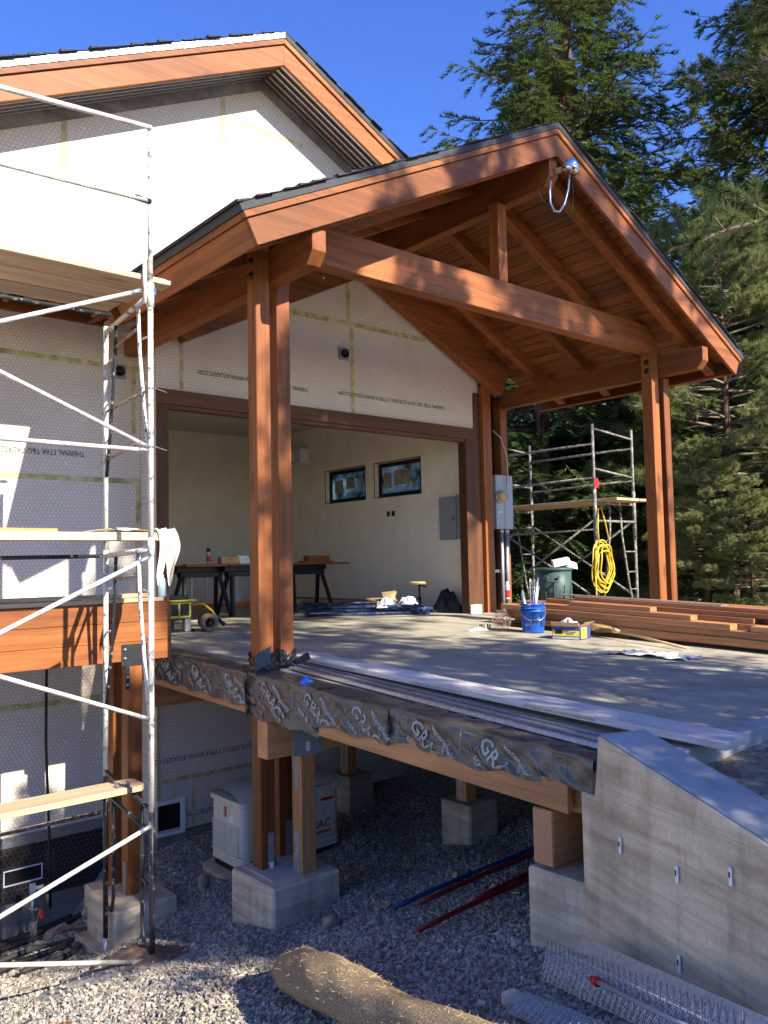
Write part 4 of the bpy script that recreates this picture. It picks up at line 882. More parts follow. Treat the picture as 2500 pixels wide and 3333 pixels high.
def spray(name, c, h, r, body, cap, label, cat, parts=None):
    t = thing(name, label, cat, c)
    lathe('body', [(r*.96, 0), (r, .006), (r, h*.74), (r*.94, h*.78), (r*.6, h*.84)], body, t, c, 18)
    lathe('cap', [(r*.55, h*.84), (r*.6, h*.85), (r*.55, h), (.001, h)] if cap != 'full' else [(r*.95, h*.76), (r*.95, h), (.001, h)], 'black' if cap == 'full' else 'white', t, c, 18)
    lathe('label_band', [(r+.0008, h*.12), (r+.001, h*.125), (r+.001, h*.52), (r+.0008, h*.525)], 'red', t, c, 18)
    return t
spray('spray_can', (4.35, -1.25, .262), .24, .033, 'boxwhite', 'nozzle', 'white and red spray can standing on the end of the lumber pile', 'spray can')
# lumber pile: separate boards
q = random.Random(21); pile = []
def brd(x0, wd, y0, y1, z0, th, mat='pile_y', label=None):
    o = slab('lumber_board', (x0, y0, z0 + K*y0), (wd, 0, 0), (q.uniform(-.02, .02), y1-y0, K*(y1-y0)), (0, 0, th), mat, None, .003)
    tag(o, label or 'stained board within the long lumber pile on the deck', 'board', 'lumber pile boards'); pile.append(o)
# x0 runs away from the viewer; layers upward
brd(4.02, .24, -5.2, -3.2, .035, .045, label='lowest front board of the lumber pile, broom handle tip beside it')
brd(3.98, .09, -6.3, -5.05, .0, .05, label='short bearer block under the right end of the lumber pile'); brd(4.02, .09, -3.35, -1.3, .0, .034, 'dark_y', label='dark flat board under the left end of the lumber pile')
for lay, (z0, th, items) in enumerate(((.05, .075, ((3.98, .19, -7.2, -1.9), (4.2, .19, -7.2, -1.5), (4.42, .19, -6.6, -1.2))),
        (.127, .07, ((3.99, .19, -7.2, -1.65), (4.2, .19, -6.9, -1.35), (4.42, .19, -7.2, -1.2))),
        (.199, .062, ((3.995, .15, -4.55, -1.75), (4.17, .19, -5.0, -1.3), (4.40, .19, -7.2, -1.25))),
        (.263, .055, ((4.03, .14, -4.1, -1.9), (4.20, .19, -4.7, -1.6), (4.42, .19, -7.2, -1.5))),
        (.320, .05, ((4.06, .13, -3.6, -2.5), (4.24, .19, -7.0, -2.0), (4.46, .19, -7.2, -2.2))),
        (.372, .045, ((4.26, .19, -7.2, -2.4), (4.48, .19, -7.2, -2.35))))):
    for ri, (x0, wd, y0, y1) in enumerate(items): brd(x0, wd, y0, y1, z0, th, label='stained lumber pile board, %s layer from the deck, %s row' % (('lowest', 'second', 'third', 'fourth', 'fifth', 'topmost')[lay], (('front', 'middle', 'back') if len(items) == 3 else ('front', 'back'))[ri]))
brd(4.0, .16, -7.2, -4.75, .200, .06, label='short board at the right of the lumber pile with its end facing the broom')
tag(slab('metal_strip', (4.30, -4.3, .42+K*-4.3), (.14, 0, 0), (0, 2.2, K*2.2), (0, 0, .01), 'galv', None, 0), 'flat grey metal strip lying on top of the lumber pile', 'metal strip')
tag(box('wood_block', (3.46, 3.60), (-1.62, -1.54), (dz(-1.6)+.002, dz(-1.6)+.055), 'pale_x'), 'short pale wood offcut behind the blue bucket', 'offcut')
def wirecoil():
    t = random.Random(9); V = []; F = []
    for k in range(26):
        a0 = t.uniform(0, 3); r = t.uniform(.07, .13); ax = Vector((t.uniform(-1, 1), t.uniform(-1, 1), t.uniform(-1, 1))).normalized(); u = ax.orthogonal().normalized(); v = ax.cross(u)
        p = [Vector((3.43, -1.95, .06)) + (u*math.cos(a0+i*.4) + v*math.sin(a0+i*.4))*r*Vector((1, 1, .9)).length/1.68 for i in range(13)]
        a, b = tube_data(p, .0018, 4); n = len(V); V += a; F += [tuple(i+n for i in f) for f in b]
    tag(link(mesh_from(V, F), 'wire_tangle', 'rust', None), 'ball of tangled wire mesh left of the blue bucket', 'wire')
wirecoil()
crumple('paper_scrap', (3.28, -1.72, dz(-1.7)+.003), (.13, .06), .035, 'paper', 'crumpled white paper scrap on the deck left of the wood offcut', 'paper', 6)
crumple('paper_scrap', (3.98, -2.62, dz(-2.6)+.003), (.10, .09), .07, 'paper', 'crumpled white paper between bucket and carton', 'paper', 16)
crumple('tape_wad', (-.50, -3.42, dz(-3.4)+.006), (.05, .035), .035, 'pexblue', 'small wad of blue tape on the membrane near the left post', 'tape', 12).data.materials[0] = plain('blue_tape', (.02, .16, .72), .5)
tag(box('paper_wrap', (4.86, 5.09), (-.085, -.043), (-.003, .13), 'paper', None, .006), 'white paper wrapped round the foot of the right garage jamb', 'paper')
rr2 = random.Random(77)
for k in range(14):
    xx, yy = rr2.uniform(.2, 4), rr2.uniform(-5.8, -.6); a = rr2.uniform(0, 3); l_ = rr2.uniform(.02, .07)
    tag(slab('wood_chip', (xx, yy, dz(yy)+.004), (l_*math.cos(a), l_*math.sin(a), 0), (-.012*math.sin(a), .012*math.cos(a), 0), (0, 0, .006), 'pale_x', None, 0), 'tiny pale wood chip lying loose on the deck boards', 'wood chip', 'chips on the deck')
# white plank and metal channels along the deck edge
wp = thing('scaffold_plank', 'long new laminated plank with printed edge lying along the deck edge', 'plank', (0, -4, -.1))
pa = Vector((.12, -2.25, dz(-2.25)+.006)); pb = Vector((-.13, -6.62, dz(-6.62)+.052)); dv_ = pb-pa; sd = Vector((.27, .012, 0)); up_ = Vector((0, 0, .042))
slab('board', pa, dv_, sd, up_, 'pale_y', wp, .003); wp.children[0].data.materials[0] = wood('new_plank', (.64, .585, .53), 1, .14, False)
dn = dv_.normalized(); on_ = Vector((dn.y, -dn.x, 0)).normalized()
for st_ in (.12, .42, .68): text('plank_print', 'LEGACY SPECIAL SERIES OSHA PLANK SCAFFOLD MSR SYP STANDARDS OSHA MEETS', .024, lambda u, v, st_=st_: pa + dv_*st_ + dn*u*.62 + Vector((0, 0, .010+v)) + on_*.0015, 'rust', wp)
for k, (x0, x1) in enumerate(((-.24, -.47), (-.14, -.385))):
    t = thing('metal_channel', ['galvanised drip channel lying on the membrane at the deck edge, outer one', 'galvanised drip channel lying on the membrane at the deck edge, inner one'][k], 'metal channel', (x0, -4, -.1), 'channels on the deck edge')
    a = Vector((x0, -2.80+.1*k, dz(-2.8)+.012+.006*k)); b = Vector((x1, -6.14+.02*k, dz(-6.14)+.012+.006*k)); d = b-a; sx = Vector((.085, .006, 0))
    slab('web', a, d, sx, Vector((0, 0, .002)), 'galv', t, 0); slab('lip', a + sx, d, Vector((.003, 0, 0)), Vector((0, 0, .03)), 'galv', t, 0); slab('lip', a + Vector((0, 0, .002)), d, Vector((.012, 0, .018)), Vector((0, 0, .002)), 'galv', t, 0)
    slab('lip', a + sx*.5, d, Vector((.02, 0, .015)), Vector((0, 0, .002)), 'galv', t, 0)
# ================================================================== things in the garage
def sawhorse(x, y, label, rz=0.):
    t = thing('sawhorse', label, 'sawhorse', (x, y, 0), 'sawhorses under the work table', local=True)
    t.rotation_euler.z = rz
    box('top', (-.05, .05), (-.42, .42), (.70, .79), 'black', t, .006); box('side_skirt', (-.07, .07), (-.36, .36), (.62, .699), 'black', t, .004)
    for sx in (-1, 1):
        for sy in (-1, 1): slab('leg', (sx*.05-.03, sy*.30-.03, .66), (.06, 0, 0), (0, .05, 0), (sx*.20, sy*.10, -.66), 'black', t, .004)
    return t
sawhorse(1.98, 3.0, 'black sawhorse at the left end of the work table in the garage', R(90)); sawhorse(2.72, 2.85, 'black sawhorse in the middle under the garage work table', R(90)); sawhorse(4.05, 3.1, 'black sawhorse right of the porch post under the table end', R(90))
for k, (x0, x1, y0, y1, z0, th) in enumerate(((1.45, 4.85, 2.85, 3.12, .79, .025), (1.6, 2.35, 2.7, 2.84, .79, .04), (2.3, 4.1, 2.70, 2.84, .79, .03), (3.9, 4.5, 2.9, 3.1, .816, .035), (4.0, 4.45, 2.92, 3.08, .852, .09))):
    tag(box('work_board', (x0, x1), (y0, y1), (z0, z0+th), 'timber_x'), ['long stained board forming the table top on the sawhorses', 'short thick stained board at the left front of the work table', 'stained board along the front of the work table', 'flat offcut on the right end of the work table', 'stained block on the right end of the work table'][k], 'board', 'boards on the sawhorses')
spray('spray_can', (2.02, 2.80, .831), .24, .033, 'boxwhite', 'full', 'white and red spray can with black cap on the work table', 'spray can')
cb = thing('small_carton', 'small tan cardboard carton with orange label on the work table', 'carton', (2.35, 2.8, .82)); box('body', (2.20, 2.52), (2.72, 2.84), (.822, .935), 'kraft', cb, .003); box('label', (2.32, 2.42), (2.7165, 2.7195), (.865, .915), 'orange', cb, 0)
jr = thing('plastic_tub', 'clear plastic tub of screws standing on the work table', 'tub', (2.85, 2.85, .82)); lathe('body', [(.07, 0), (.075, .12), (.07, .12), (.065, .02), (.001, .018)], 'clear', jr, (2.87, 2.86, .822), 20); lathe('lid', [(.078, .12), (.078, .135), (.001, .136)], 'white', jr, (2.87, 2.86, .822), 20)
tag(slab('plastic_sleeve', (2.55, 2.74, .822), (.20, .0, .0), (0, .06, .0), (-.06, 0, .13), 'clear', None, .002), 'crumpled clear plastic sleeve between carton and tub on the table', 'plastic bag')
tag(slab('brown_board_panel', (.62, 4.2, 0), (.50, .05, 0), (0, .05, 0), (-.06, .35, 1.62), 'brownboard', None, .04), 'tall dark brown panel leaning against the garage wall at left', 'panel')
ld = thing('step_ladder', 'orange and white ladder lying on its side behind the sawhorses', 'ladder', (2.6, 4.3, 0))
for z in (.08, .66): slab('rail', (1.7, 4.2, z), (2.3, -.35, -.03*(z > .5)), (0, .05, 0), (0, 0, .07), 'orangerail', ld, .004)
for k in range(8):
    xx = 1.85+.27*k; slab('rung', (xx, 4.19-.041*k, .15), (.035, 0, 0), (0, .04, 0), (0, 0, .515), 'white', ld, .003)
    if k % 2: slab('brace', (xx, 4.18-.041*k, .16), (.02, 0, 0), (0, .02, 0), (.14, 0, .16), 'white', ld, 0)
tag(box('tool_case', (4.0, 4.35), (4.3, 4.5), (0, .42), 'yellow', None, .02), 'yellow tool case behind the right sawhorse', 'case')
yb = thing('power_box', 'yellow temporary power box on black feet inside the garage door', 'power box', (.45, .6, 0))
box('housing', (.24, .55), (.50, .64), (.17, .37), 'yellow', yb, .012); box('lid', (.20, .60), (.46, .68), (.372, .392), 'yellow', yb, .006)
for x0 in (.26, .40): box('outlet', (x0, x0+.115), (.492, .499), (.20, .345), 'black', yb, .002)
box('foot', (.22, .62), (.56, .60), (0, .03), 'black', yb); box('leg', (.30, .34), (.54, .62), (.03, .169), 'black', yb); box('leg', (.48, .56), (.53, .63), (.0, .169), 'grey', yb, .01)
tube('cord', [(.60, .58, .32), (.72, .52, .33), (.80, .44, .24), (.86, .38, .12)], .014, 'hose', yb, 8); tube('plug', [(.85, .39, .135), (.91, .33, .07)], .024, 'black', yb, 10)
tag(box('tool_tray', (.22, .50), (.48, .66), (.394, .445), 'black', None, .006), 'flat black tray lying on top of the yellow power box', 'tray')
ct = thing('cardboard_tube', 'thick grey-brown roll of building paper beside the yellow power box', 'roll', (.75, .5, .1))
lathe('roll', [(.105, 0), (.105, .42), (.06, .42), (.06, .01), (.001, .005)], plain('roll_paper', (.22, .175, .125), .85), ct, (.86, .72, .105), 24, (-.35, -.9, 0))
gb = thing('glue_bottle', 'pale blue squeeze bottle with white nozzle on the balcony beam end', 'bottle', (-.56, -1.1, .47))
lathe('body', [(.038, 0), (.04, .005), (.04, .14), (.03, .17), (.018, .18)], 'teal', gb, (-.72, -1.38, .513), 18); lathe('nozzle', [(.018, .18), (.018, .20), (.008, .215), (.004, .26), (.001, .262)], 'white', gb, (-.72, -1.38, .513), 14)
stl = thing('roller_stool', 'low stool with tan round seat and black gas post near the garage side wall', 'stool', (4.75, .95, 0))
lathe('seat', [(.001, 0), (.15, 0), (.165, .012), (.165, .032), (.15, .045), (.001, .046)], 'tan', stl, (4.75, .95, .44), 24)
lathe('post', [(.032, .03), (.032, .24), (.015, .241), (.015, .44)], 'black', stl, (4.75, .95, 0), 14); tube('lever', [(4.75, .95, .425), (4.84, .88, .40)], .01, 'black', stl, 6)
for k in range(5): a = k*1.2566; tube('foot', [(4.75, .95, .045), (4.75+.17*math.cos(a), .95+.17*math.sin(a), .025)], .016, 'black', stl, 8)
crumple('tool_bag', (4.98, .55, .0), (.20, .24), .28, 'rubber', 'black slumped tool bag beside the right garage jamb', 'bag', 31)
def sframe(c, rz, z, label):
    t = thing('blue_scaffold', label, 'scaffold', (c[0], c[1], z), 'blue scaffold frames on the garage floor', local=True); t.rotation_euler.z = rz
    for y in (-.55, .55): tube('leg', [(-.95, y, 0), (.95, y, 0)], .024, 'bluepaint', t, 8)
    for x in (-.9, .4, .9): tube('crossbar', [(x, -.55, 0), (x, .55, 0)], .02, 'bluepaint', t, 8)
    tube('arch', [(.4, -.3, 0), (-.1, -.34, 0), (-.7, -.48, 0)], .016, 'bluepaint', t, 8); tube('arch', [(.4, .3, 0), (-.1, .34, 0), (-.7, .48, 0)], .016, 'bluepaint', t, 8)
sframe((4.05, 1.45), R(-35), .027, 'blue scaffold frame lying lowest in the stack on the garage floor'); sframe((4.12, 1.5), R(-31), .078, 'blue scaffold frame lying in the middle of the stack on the garage floor'); sframe((3.98, 1.55), R(-38), .13, 'blue scaffold frame lying on top of the stack on the garage floor')
for k in range(7):
    x0 = 4.72 + .10*(k % 3); z0 = .0 + .042*(k//3); y0 = 2.0 + .3*(k % 2); y1 = 4.3 - .35*(k//3) + .1*k
    tag(box('stacked_board', (x0, x0+.095), (y0, y1), (z0, z0+.04), 'pile_y' if k % 2 else 'pale_y'), 'board in the low stack by the garage side wall, %s layer, %s row' % (('bottom', 'middle', 'upper')[k//3], ('outer', 'middle', 'wall-side')[k % 3]), 'board', 'boards along the garage wall')
tag(slab('top_board', (4.70, 1.75, .135), (.12, 0, 0), (.12, 2.9, 0), (0, 0, .035), 'pile_y', None, .003), 'long loose board on top of the low stack by the garage wall', 'board')
crumple('plastic_wrap', (4.05, .95, .11), (.22, .12), .12, 'clear', 'crumpled clear plastic wrap lying on the blue frames', 'plastic wrap', 41)
slabk = [((4.2, 1.5, .16), (.38, -.2, 0), (.05, .2, .06), (0, 0, .004)), ((4.35, 1.35, .16), (.22, -.1, .02), (.0, .06, .16), (.004, 0, 0))]
for k, a in enumerate(slabk): tag(slab('cardboard_piece', *a, 'kraft', None, 0), ['flat torn cardboard lying on the blue scaffold frames', 'upright folded cardboard flap on the blue scaffold frames'][k], 'cardboard')
crumple('paper_heap', (4.6, 1.05, .10), (.22, .16), .12, 'paper', 'heap of white papers and magazines right of the blue frames', 'papers', 44)
# ================================================================== things under and before the deck
gen = thing('standby_generator', 'beige standby generator cabinet with louvres on a concrete pad under the deck', 'generator', (.5, -1.35, -2.25))
def rbox(name, x, y, z, r, mat, par, n=5, taper=0.):
    pts = []
    for cx, cy, a0 in ((x[1]-r, y[1]-r, 0), (x[0]+r, y[1]-r, 90), (x[0]+r, y[0]+r, 180), (x[1]-r, y[0]+r, 270)):
        for k in range(n+1): a = R(a0+90*k/n); pts.append((cx+r*math.cos(a), cy+r*math.sin(a)))
    return prism(name, pts, 'z', z[0], z[1], mat, par, .006)
GX, GY = (-.05, 1.15), (-1.66, -1.04)
rbox('pad', (-.17, 1.27), (-1.78, -.92), (-2.42, -2.20), .25, 'pier', gen)
rbox('base', (GX[0]+.02, GX[1]-.02), (GY[0]+.02, GY[1]-.02), (-2.20, -2.13), .06, 'black', gen)
rbox('skirt', GX, GY, (-2.13, -2.03), .08, 'beige', gen); rbox('body', (GX[0]+.006, GX[1]-.006), (GY[0]+.006, GY[1]-.006), (-2.027, -1.51), .08, 'beige', gen)
def lidf(u, v):
    x = GX[0]-.012 + (GX[1]-GX[0]+.024)*u; y = GY[0]-.012 + (GY[1]-GY[0]+.024)*v
    return (x, y, -1.505 + .085*(1-abs(2*v-1)**2.6) + .02*(1-abs(2*u-1)**4))
lid = grid('lid', 16, 16, lidf, 'beige', gen); rbox('lid_rim', (GX[0]-.012, GX[1]+.012), (GY[0]-.012, GY[1]+.012), (-1.55, -1.502), .07, 'beige', gen)
for k in range(9):
    for sgn_ in (0, 1):
        z = -1.74-.032*k; ya_ = -1.60+.26*sgn_ if sgn_ == 0 else -1.34
        slab('louvre', (GX[0]+.004, ya_, z), (-.022, 0, -.014), (0, .23, .0), (.012, 0, .012), 'beige', gen, .001)
box('latch', (GX[0]-.012, GX[0]+.002), (-1.37, -1.345), (-1.68, -1.58), 'orange', gen); box('warning_label', (GX[0]-.0015, GX[0]+.003), (-1.52, -1.44), (-1.72, -1.64), 'white', gen, 0)
lathe('drain_hole', [(.022, 0), (.022, .004), (.001, .005)], 'black', gen, (.06, GY[0]-.001, -2.08), 14, (0, -1, 0))
text('maker_name', 'GENERAC', .12, lambda u, v: (.48+u*1.0, GY[0]+.003, -1.93+v), 'black', gen); box('name_bar', (.48, 1.03), (GY[0]+.001, GY[0]+.0045), (-1.985, -1.955), 'orange', gen, 0); box('warning_label', (.9, 1.05), (GY[0]+.001, GY[0]+.004), (-1.66, -1.63), 'red', gen, 0)
for a, b, m_, l_ in (((-.19, -4.06), (1.6, -4.2), 'pexblue', 'blue plastic pipe lying on the gravel under the deck'), ((-.08, -4.22), (1.7, -4.34), 'pexred', 'upper red plastic pipe lying beside the blue pipe under the deck'), ((-.53, -4.70), (1.3, -4.83), 'pexred', 'lower red plastic pipe nearest the viewer on the gravel'), ((.05, -4.66), (1.4, -4.70), 'pexred', 'short red plastic pipe just behind the lower red pipe')):
    n = 9; za_, zb_ = gz(*a)+.05, gz(*b)+.06; pts = [(a[0]+(b[0]-a[0])*i/n, a[1]+(b[1]-a[1])*i/n, za_+(zb_-za_)*i/n+.006*math.sin(i*.7)) for i in range(n+1)]
    tag(tube('plastic_pipe', pts, .017, m_, None, 10), l_, 'pipe', 'plastic pipes on the gravel')
def rock(c, r, label, seed, mat='stone'):
    bm = bmesh.new(); bmesh.ops.create_icosphere(bm, subdivisions=3, radius=1); q = random.Random(seed); o3 = [Vector((q.uniform(-3, 3) for _ in range(3))) for _ in range(4)]
    for v in bm.verts:
        n = v.co.normalized(); f = 1 + .16*math.sin(n.dot(o3[0])*1.4+seed) + .10*math.sin(n.dot(o3[1])*2.1) ; v.co = Vector((n.x*r[0], n.y*r[1], n.z*r[2]))*f + Vector(c)
    me = bpy.data.meshes.new('rock'); bm.to_mesh(me); bm.free()
    for p in me.polygons: p.use_smooth = True
    return tag(link(me, 'rock', mat, None), label, 'rock')
rock((-.46, -3.66, -1.86), (.085, .06, .055), 'rounded brown rock on the gravel in front of the concrete pier', 1)
rock((-1.30, -.30, -2.80), (.14, .10, .10), 'angular brown rock among the black hoses at left', 2); rock((-1.02, -.75, -2.58), (.12, .10, .08), 'brown rock against the left concrete pier', 3); rock((-1.0, -.5, -2.6), (.13, .12, .09), 'brown rock behind the left concrete pier', 9)
rock((-.42, -1.6, -2.18), (.06, .05, .09), 'upright pointed stone on the gravel near the generator', 5); rock((-2.12, -3.10, -2.13), (.05, .06, .03), 'small tan stone on sunlit gravel at bottom left', 6); rock((-1.12, -6.0, -1.31), (.05, .045, .04), 'grey stone on the gravel beside the metal lath', 7, 'pier')
rr3 = random.Random(15)
for k in range(34):
    xx, yy = rr3.uniform(-2.4, .4), rr3.uniform(-5.4, -2.2); a = rr3.uniform(0, 3.1); l_ = rr3.uniform(.03, .11)
    if -.7 < xx < .1 and -3.2 < yy < -2.4: continue
    z0 = gz(xx, yy)+.03; d_ = Vector((l_*math.cos(a), l_*math.sin(a), .0)); d_.z = gz(xx+d_.x, yy+d_.y)-gz(xx, yy)
    tag(slab('wood_splinter', (xx, yy, z0), d_, (-.012*math.sin(a), .012*math.cos(a), .006), (0, 0, .006), rr3.choice(['fresh_x', 'pale_x', 'pale_x']), None, 0), 'small wood splinter lying loose on the gravel', 'splinter', 'splinters on the gravel')
tag(grid('soil_mound', 26, 20, lambda u, v: (-2.15+1.15*u, -3.05+.95*v, gz(-2.15+1.15*u, -3.05+.95*v)-.03+.20*math.exp(-((u-.5)**2+(v-.5)**2)*9)+.012*math.sin(u*47)*math.sin(v*39)), 'dirt'), 'small heap of brown soil around the front scaffold foot', 'soil')
# black hoses and valve at the left foundation
for k, (pts, r) in enumerate((([(-2.6, -.15), (-2.0, .02), (-1.5, .12), (-1.15, .1), (-.95, .02), (-.9, -.3), (-1.1, -.6)], .028), ([(-2.6, -.45), (-2.1, -.2), (-1.7, -.1), (-1.35, -.25), (-1.15, -.6), (-.95, -.9)], .026), ([(-2.6, -.9), (-2.1, -.7), (-1.7, -.62), (-1.4, -.85), (-1.2, -1.0)], .026), ([(-2.5, -1.25), (-2.1, -1.05), (-1.75, -1.0), (-1.45, -1.05)], .026), ([(-2.3, -.3), (-1.8, .18), (-1.4, .2), (-1.0, .2)], .03), ([(-2.0, -1.4), (-1.65, -1.45), (-1.48, -1.3), (-1.42, -1.12)], .024))):
    pp = [Vector((a, b, gz(a, b)+r+.02)) for a, b in pts]; sm = []
    for i in range(len(pp)-1):
        p0, p1, p2, p3 = pp[max(i-1, 0)], pp[i], pp[i+1], pp[min(i+2, len(pp)-1)]
        for j in range(6):
            t = j/6; sm.append(.5*((2*p1)+(p2-p0)*t+(2*p0-5*p1+4*p2-p3)*t*t+(3*p1-p0-3*p2+p3)*t**3))
    tag(tube('black_hose', sm+[pp[-1]], r, 'rubber', None, 8), ['black hose curving round the rocks along the left foundation', 'black hose running just in front of the curved one at left', 'black hose in the middle of the bundle on the gravel', 'short black hose nearest the scaffold foot', 'black hose lying tight against the left foundation', 'short black hose end bending toward the concrete pier'][k], 'hose', 'black hoses by the foundation')
vx, vy = -1.42, .1; vz = gz(vx, vy)
vv = thing('gas_stub', 'upright pipe stub with valve and red tag by the left foundation', 'valve', (vx, vy, vz))
tube('sleeve', [(vx, vy, vz-.1), (vx, vy, vz+.18)], .034, 'pvc', vv, 12); tube('pipe', [(vx, vy, vz+.18), (vx-.01, vy, vz+.42)], .02, 'galv', vv, 12); tube('valve_body', [(vx-.01, vy, vz+.42), (vx-.01, vy, vz+.55)], .03, 'greybox', vv, 12)
tube('outlet', [(vx-.01, vy, vz+.5), (vx+.09, vy-.03, vz+.51)], .02, 'greybox', vv, 10); lathe('tag_ring', [(.045, 0), (.045, .004), (.03, .004), (.03, 0)], 'white', vv, (vx, vy, vz+.30), 14, (.3, 0, 1)); box('red_tag', (vx+.05, vx+.08), (vy-.04, vy-.035), (vz+.2, vz+.29), 'red', vv, 0)
tube('ground_wire', [(vx+.04, vy-.03, vz+.45), (vx+.07, vy-.04, vz+.35), (vx+.02, vy-.05, vz+.2), (vx-.04, vy-.04, vz)], .004, 'rust', vv, 5)
tag(tube('black_cable', [(-1.27, .2, -.05), (-1.28, .18, -1.0), (-1.24, .18, -2.0), (-1.22, .2, -2.7)], .014, 'rubber', None, 8), 'black cable hanging down the lower left wall beside the balcony post', 'cable')
tag(tube('thin_cable', [(-2.62, -3.0, gz(-2.62, -3)+.03), (-2.2, -2.85, gz(-2.2, -2.85)+.03), (-1.75, -2.8, gz(-1.75, -2.8)+.06)], .006, 'black', None, 5), 'thin dark cable lying across the sunlit gravel at bottom left', 'cable')
tag(slab('tan_board', (-2.62, -3.35, gz(-2.62, -3.35)+.03), (.36, -.02, 0), (.05, .09, -.02), (0, 0, .02), 'timber_x', None, .002), 'orange board end poking in at the bottom left corner', 'board')
# rolled jute blanket
def burl():
    ctr = [Vector(p) for p in ((-1.31, -4.30, 0), (-1.40, -4.62, 0), (-1.50, -5.0, 0), (-1.58, -5.35, 0), (-1.67, -5.8, 0), (-1.78, -6.4, 0), (-1.9, -7.0, 0))]
    rad = [.08, .125, .135, .128, .112, .115, .12]; V = []; F = []; res = 28; q = random.Random(2); n = 60
    for i in range(n+1):
        t = i/n*(len(ctr)-1); k = min(int(t), len(ctr)-2); a = t-k; c = ctr[k].lerp(ctr[k+1], a); r = rad[k]*(1-a)+rad[k+1]*a
        if i < 4: r *= (.25, .72, .9, .97)[i]
        for j in range(res):
            an = 6.2832*j/res; w_ = 1+.05*math.sin(an*3+i*.21)+.03*math.sin(an*5-i*.5)+.012*q.uniform(-1, 1)
            V.append((c.x+1.25*r*w_*math.cos(an), c.y, gz(c.x, c.y)+.015+r*.92+r*w_*math.sin(an)*(.95 if math.sin(an) > 0 else .85)))
    for i in range(n):
        for j in range(res): F.append((i*res+j, (i+1)*res+j, (i+1)*res+(j+1) % res, i*res+(j+1) % res))
    F.append(tuple(range(res)))
    mt = N('jute_weave', .95, 0, .1); wv = mt.n('ShaderNodeTexWave', wave_type='BANDS', bands_direction='DIAGONAL'); wv.inputs['Scale'].default_value = 44; wv.inputs['Distortion'].default_value = 3.5; wv.inputs['Detail'].default_value = 3; wv.inputs['Detail Scale'].default_value = 3
    cc = mt.coord(); mt.l(cc, wv.inputs['Vector']); fn_ = mt.noise(cc, 70, 3); bg_ = mt.noise(cc, 4, 4)
    col = mt.ramp(wv.outputs['Fac'], [(.2, (.22, .15, .08)), (.55, (.42, .31, .18)), (.85, (.55, .43, .27))]); col = mt.mix(.5, col, mt.ramp(fn_, [(.35, (.6,)*3), (.65, (1.2,)*3)]), 'MULTIPLY'); mt.col(mt.mix(.6, col, mt.ramp(bg_, [(.3, (.75, .7, .66)), (.7, (1.15,)*3)]), 'MULTIPLY'))
    mt.bump(mt.math('ADD', wv.outputs['Fac'], fn_), .7, .012)
    t = thing('jute_roll', 'rolled brown jute erosion blanket lying on the gravel at the bottom', 'roll', (-1.35, -5, -1.6))
    link(mesh_from(V, F, smooth=True), 'roll', mt.m, t)
    V2 = []; F2 = []
    for k in range(900):
        i = q.randrange(2, n); j = q.randrange(0, res//2+2); p = Vector(V[i*res+j]); d = Vector((q.uniform(-1, 1), q.uniform(-1, 1), q.uniform(-.1, .5))).normalized()*q.uniform(.015, .04); s_ = d.orthogonal().normalized()*.0012
        b = len(V2); V2 += [p-s_, p+s_, p+d]; F2.append((b, b+1, b+2))
    link(mesh_from(V2, F2), 'straw_fibres', 'straw', t)['kind'] = 'stuff'
burl()
# metal lath sheets and beads lying by the wing wall
def strips(segs, w_):
    V = []; F = []
    for a, b in segs:
        a, b = Vector(a), Vector(b); d = (b-a).normalized(); s_ = d.cross(Vector((0, 0, 1))).normalized()*w_; u = Vector((0, 0, w_*.8)); k = len(V)
        V += [a-s_, a+s_, a+u*2, b-s_, b+s_, b+u*2]; F += [(k, k+1, k+4, k+3), (k+1, k+2, k+5, k+4), (k+2, k, k+3, k+5)]
    return mesh_from(V, F)
def lath(name, o_, ax, ay, label, rib, n=30, m_=90):
    """o_ corner, ax long axis, ay short axis; diamond strands plus raised ribs"""
    o_, ax, ay = Vector(o_), Vector(ax), Vector(ay); t = thing(name, label, 'metal lath', o_, 'metal lath by the wing wall'); S1 = []
    for k in range(m_):
        for i in range(8):
            u0, u1 = (k+ (0 if i % 2 == 0 else 1))/m_, (k + (1 if i % 2 == 0 else 0))/m_; S1.append((o_+ax*u0+ay*(i/8), o_+ax*u1+ay*((i+1)/8)))
            S1.append((o_+ax*u1+ay*(i/8), o_+ax*u0+ay*((i+1)/8)))
    link(strips(S1, .0016), 'mesh', 'galv', t)['kind'] = 'stuff'
    up = Vector((0, 0, .012))
    for k in range(n if rib else 0): tube('rib', [o_+ax*(k/n)+up-ay*.05, o_+ax*(k/n+.01)+up*1.5+ay*.5, o_+ax*(k/n)+up+ay*1.04], .0028, 'galv', t, 5)
    return t
def gp(x, y, h): return Vector((x, y, gz(x, y)+h))
def gq(x, y, h): return Vector((x, y, -2.03 - .26*(y+3.15) + .06*(x+.6) + h))
a = gq(-.93, -6.03, .03); lath('rib_lath_sheet', a, gq(-1.47, -7.35, .06)-a, gq(-.82, -5.99, .16)-a, 'galvanised rib lath sheet lying along the concrete wing wall', True, 34)
a = gq(-1.26, -6.10, .02); lath('rib_lath_sheet', a, gq(-1.62, -7.2, .05)-a, gq(-1.14, -6.10, .07)-a, 'lower galvanised lath sheet partly hidden at the bottom edge', True, 26, 60)
a = gq(-.86, -6.19, .15); lath('bead_lath', a, gq(-1.43, -7.38, .16)-a, gq(-.80, -6.19, .20)-a, 'narrow expanded metal bead strip nearest the concrete wing wall', False, 0, 110)
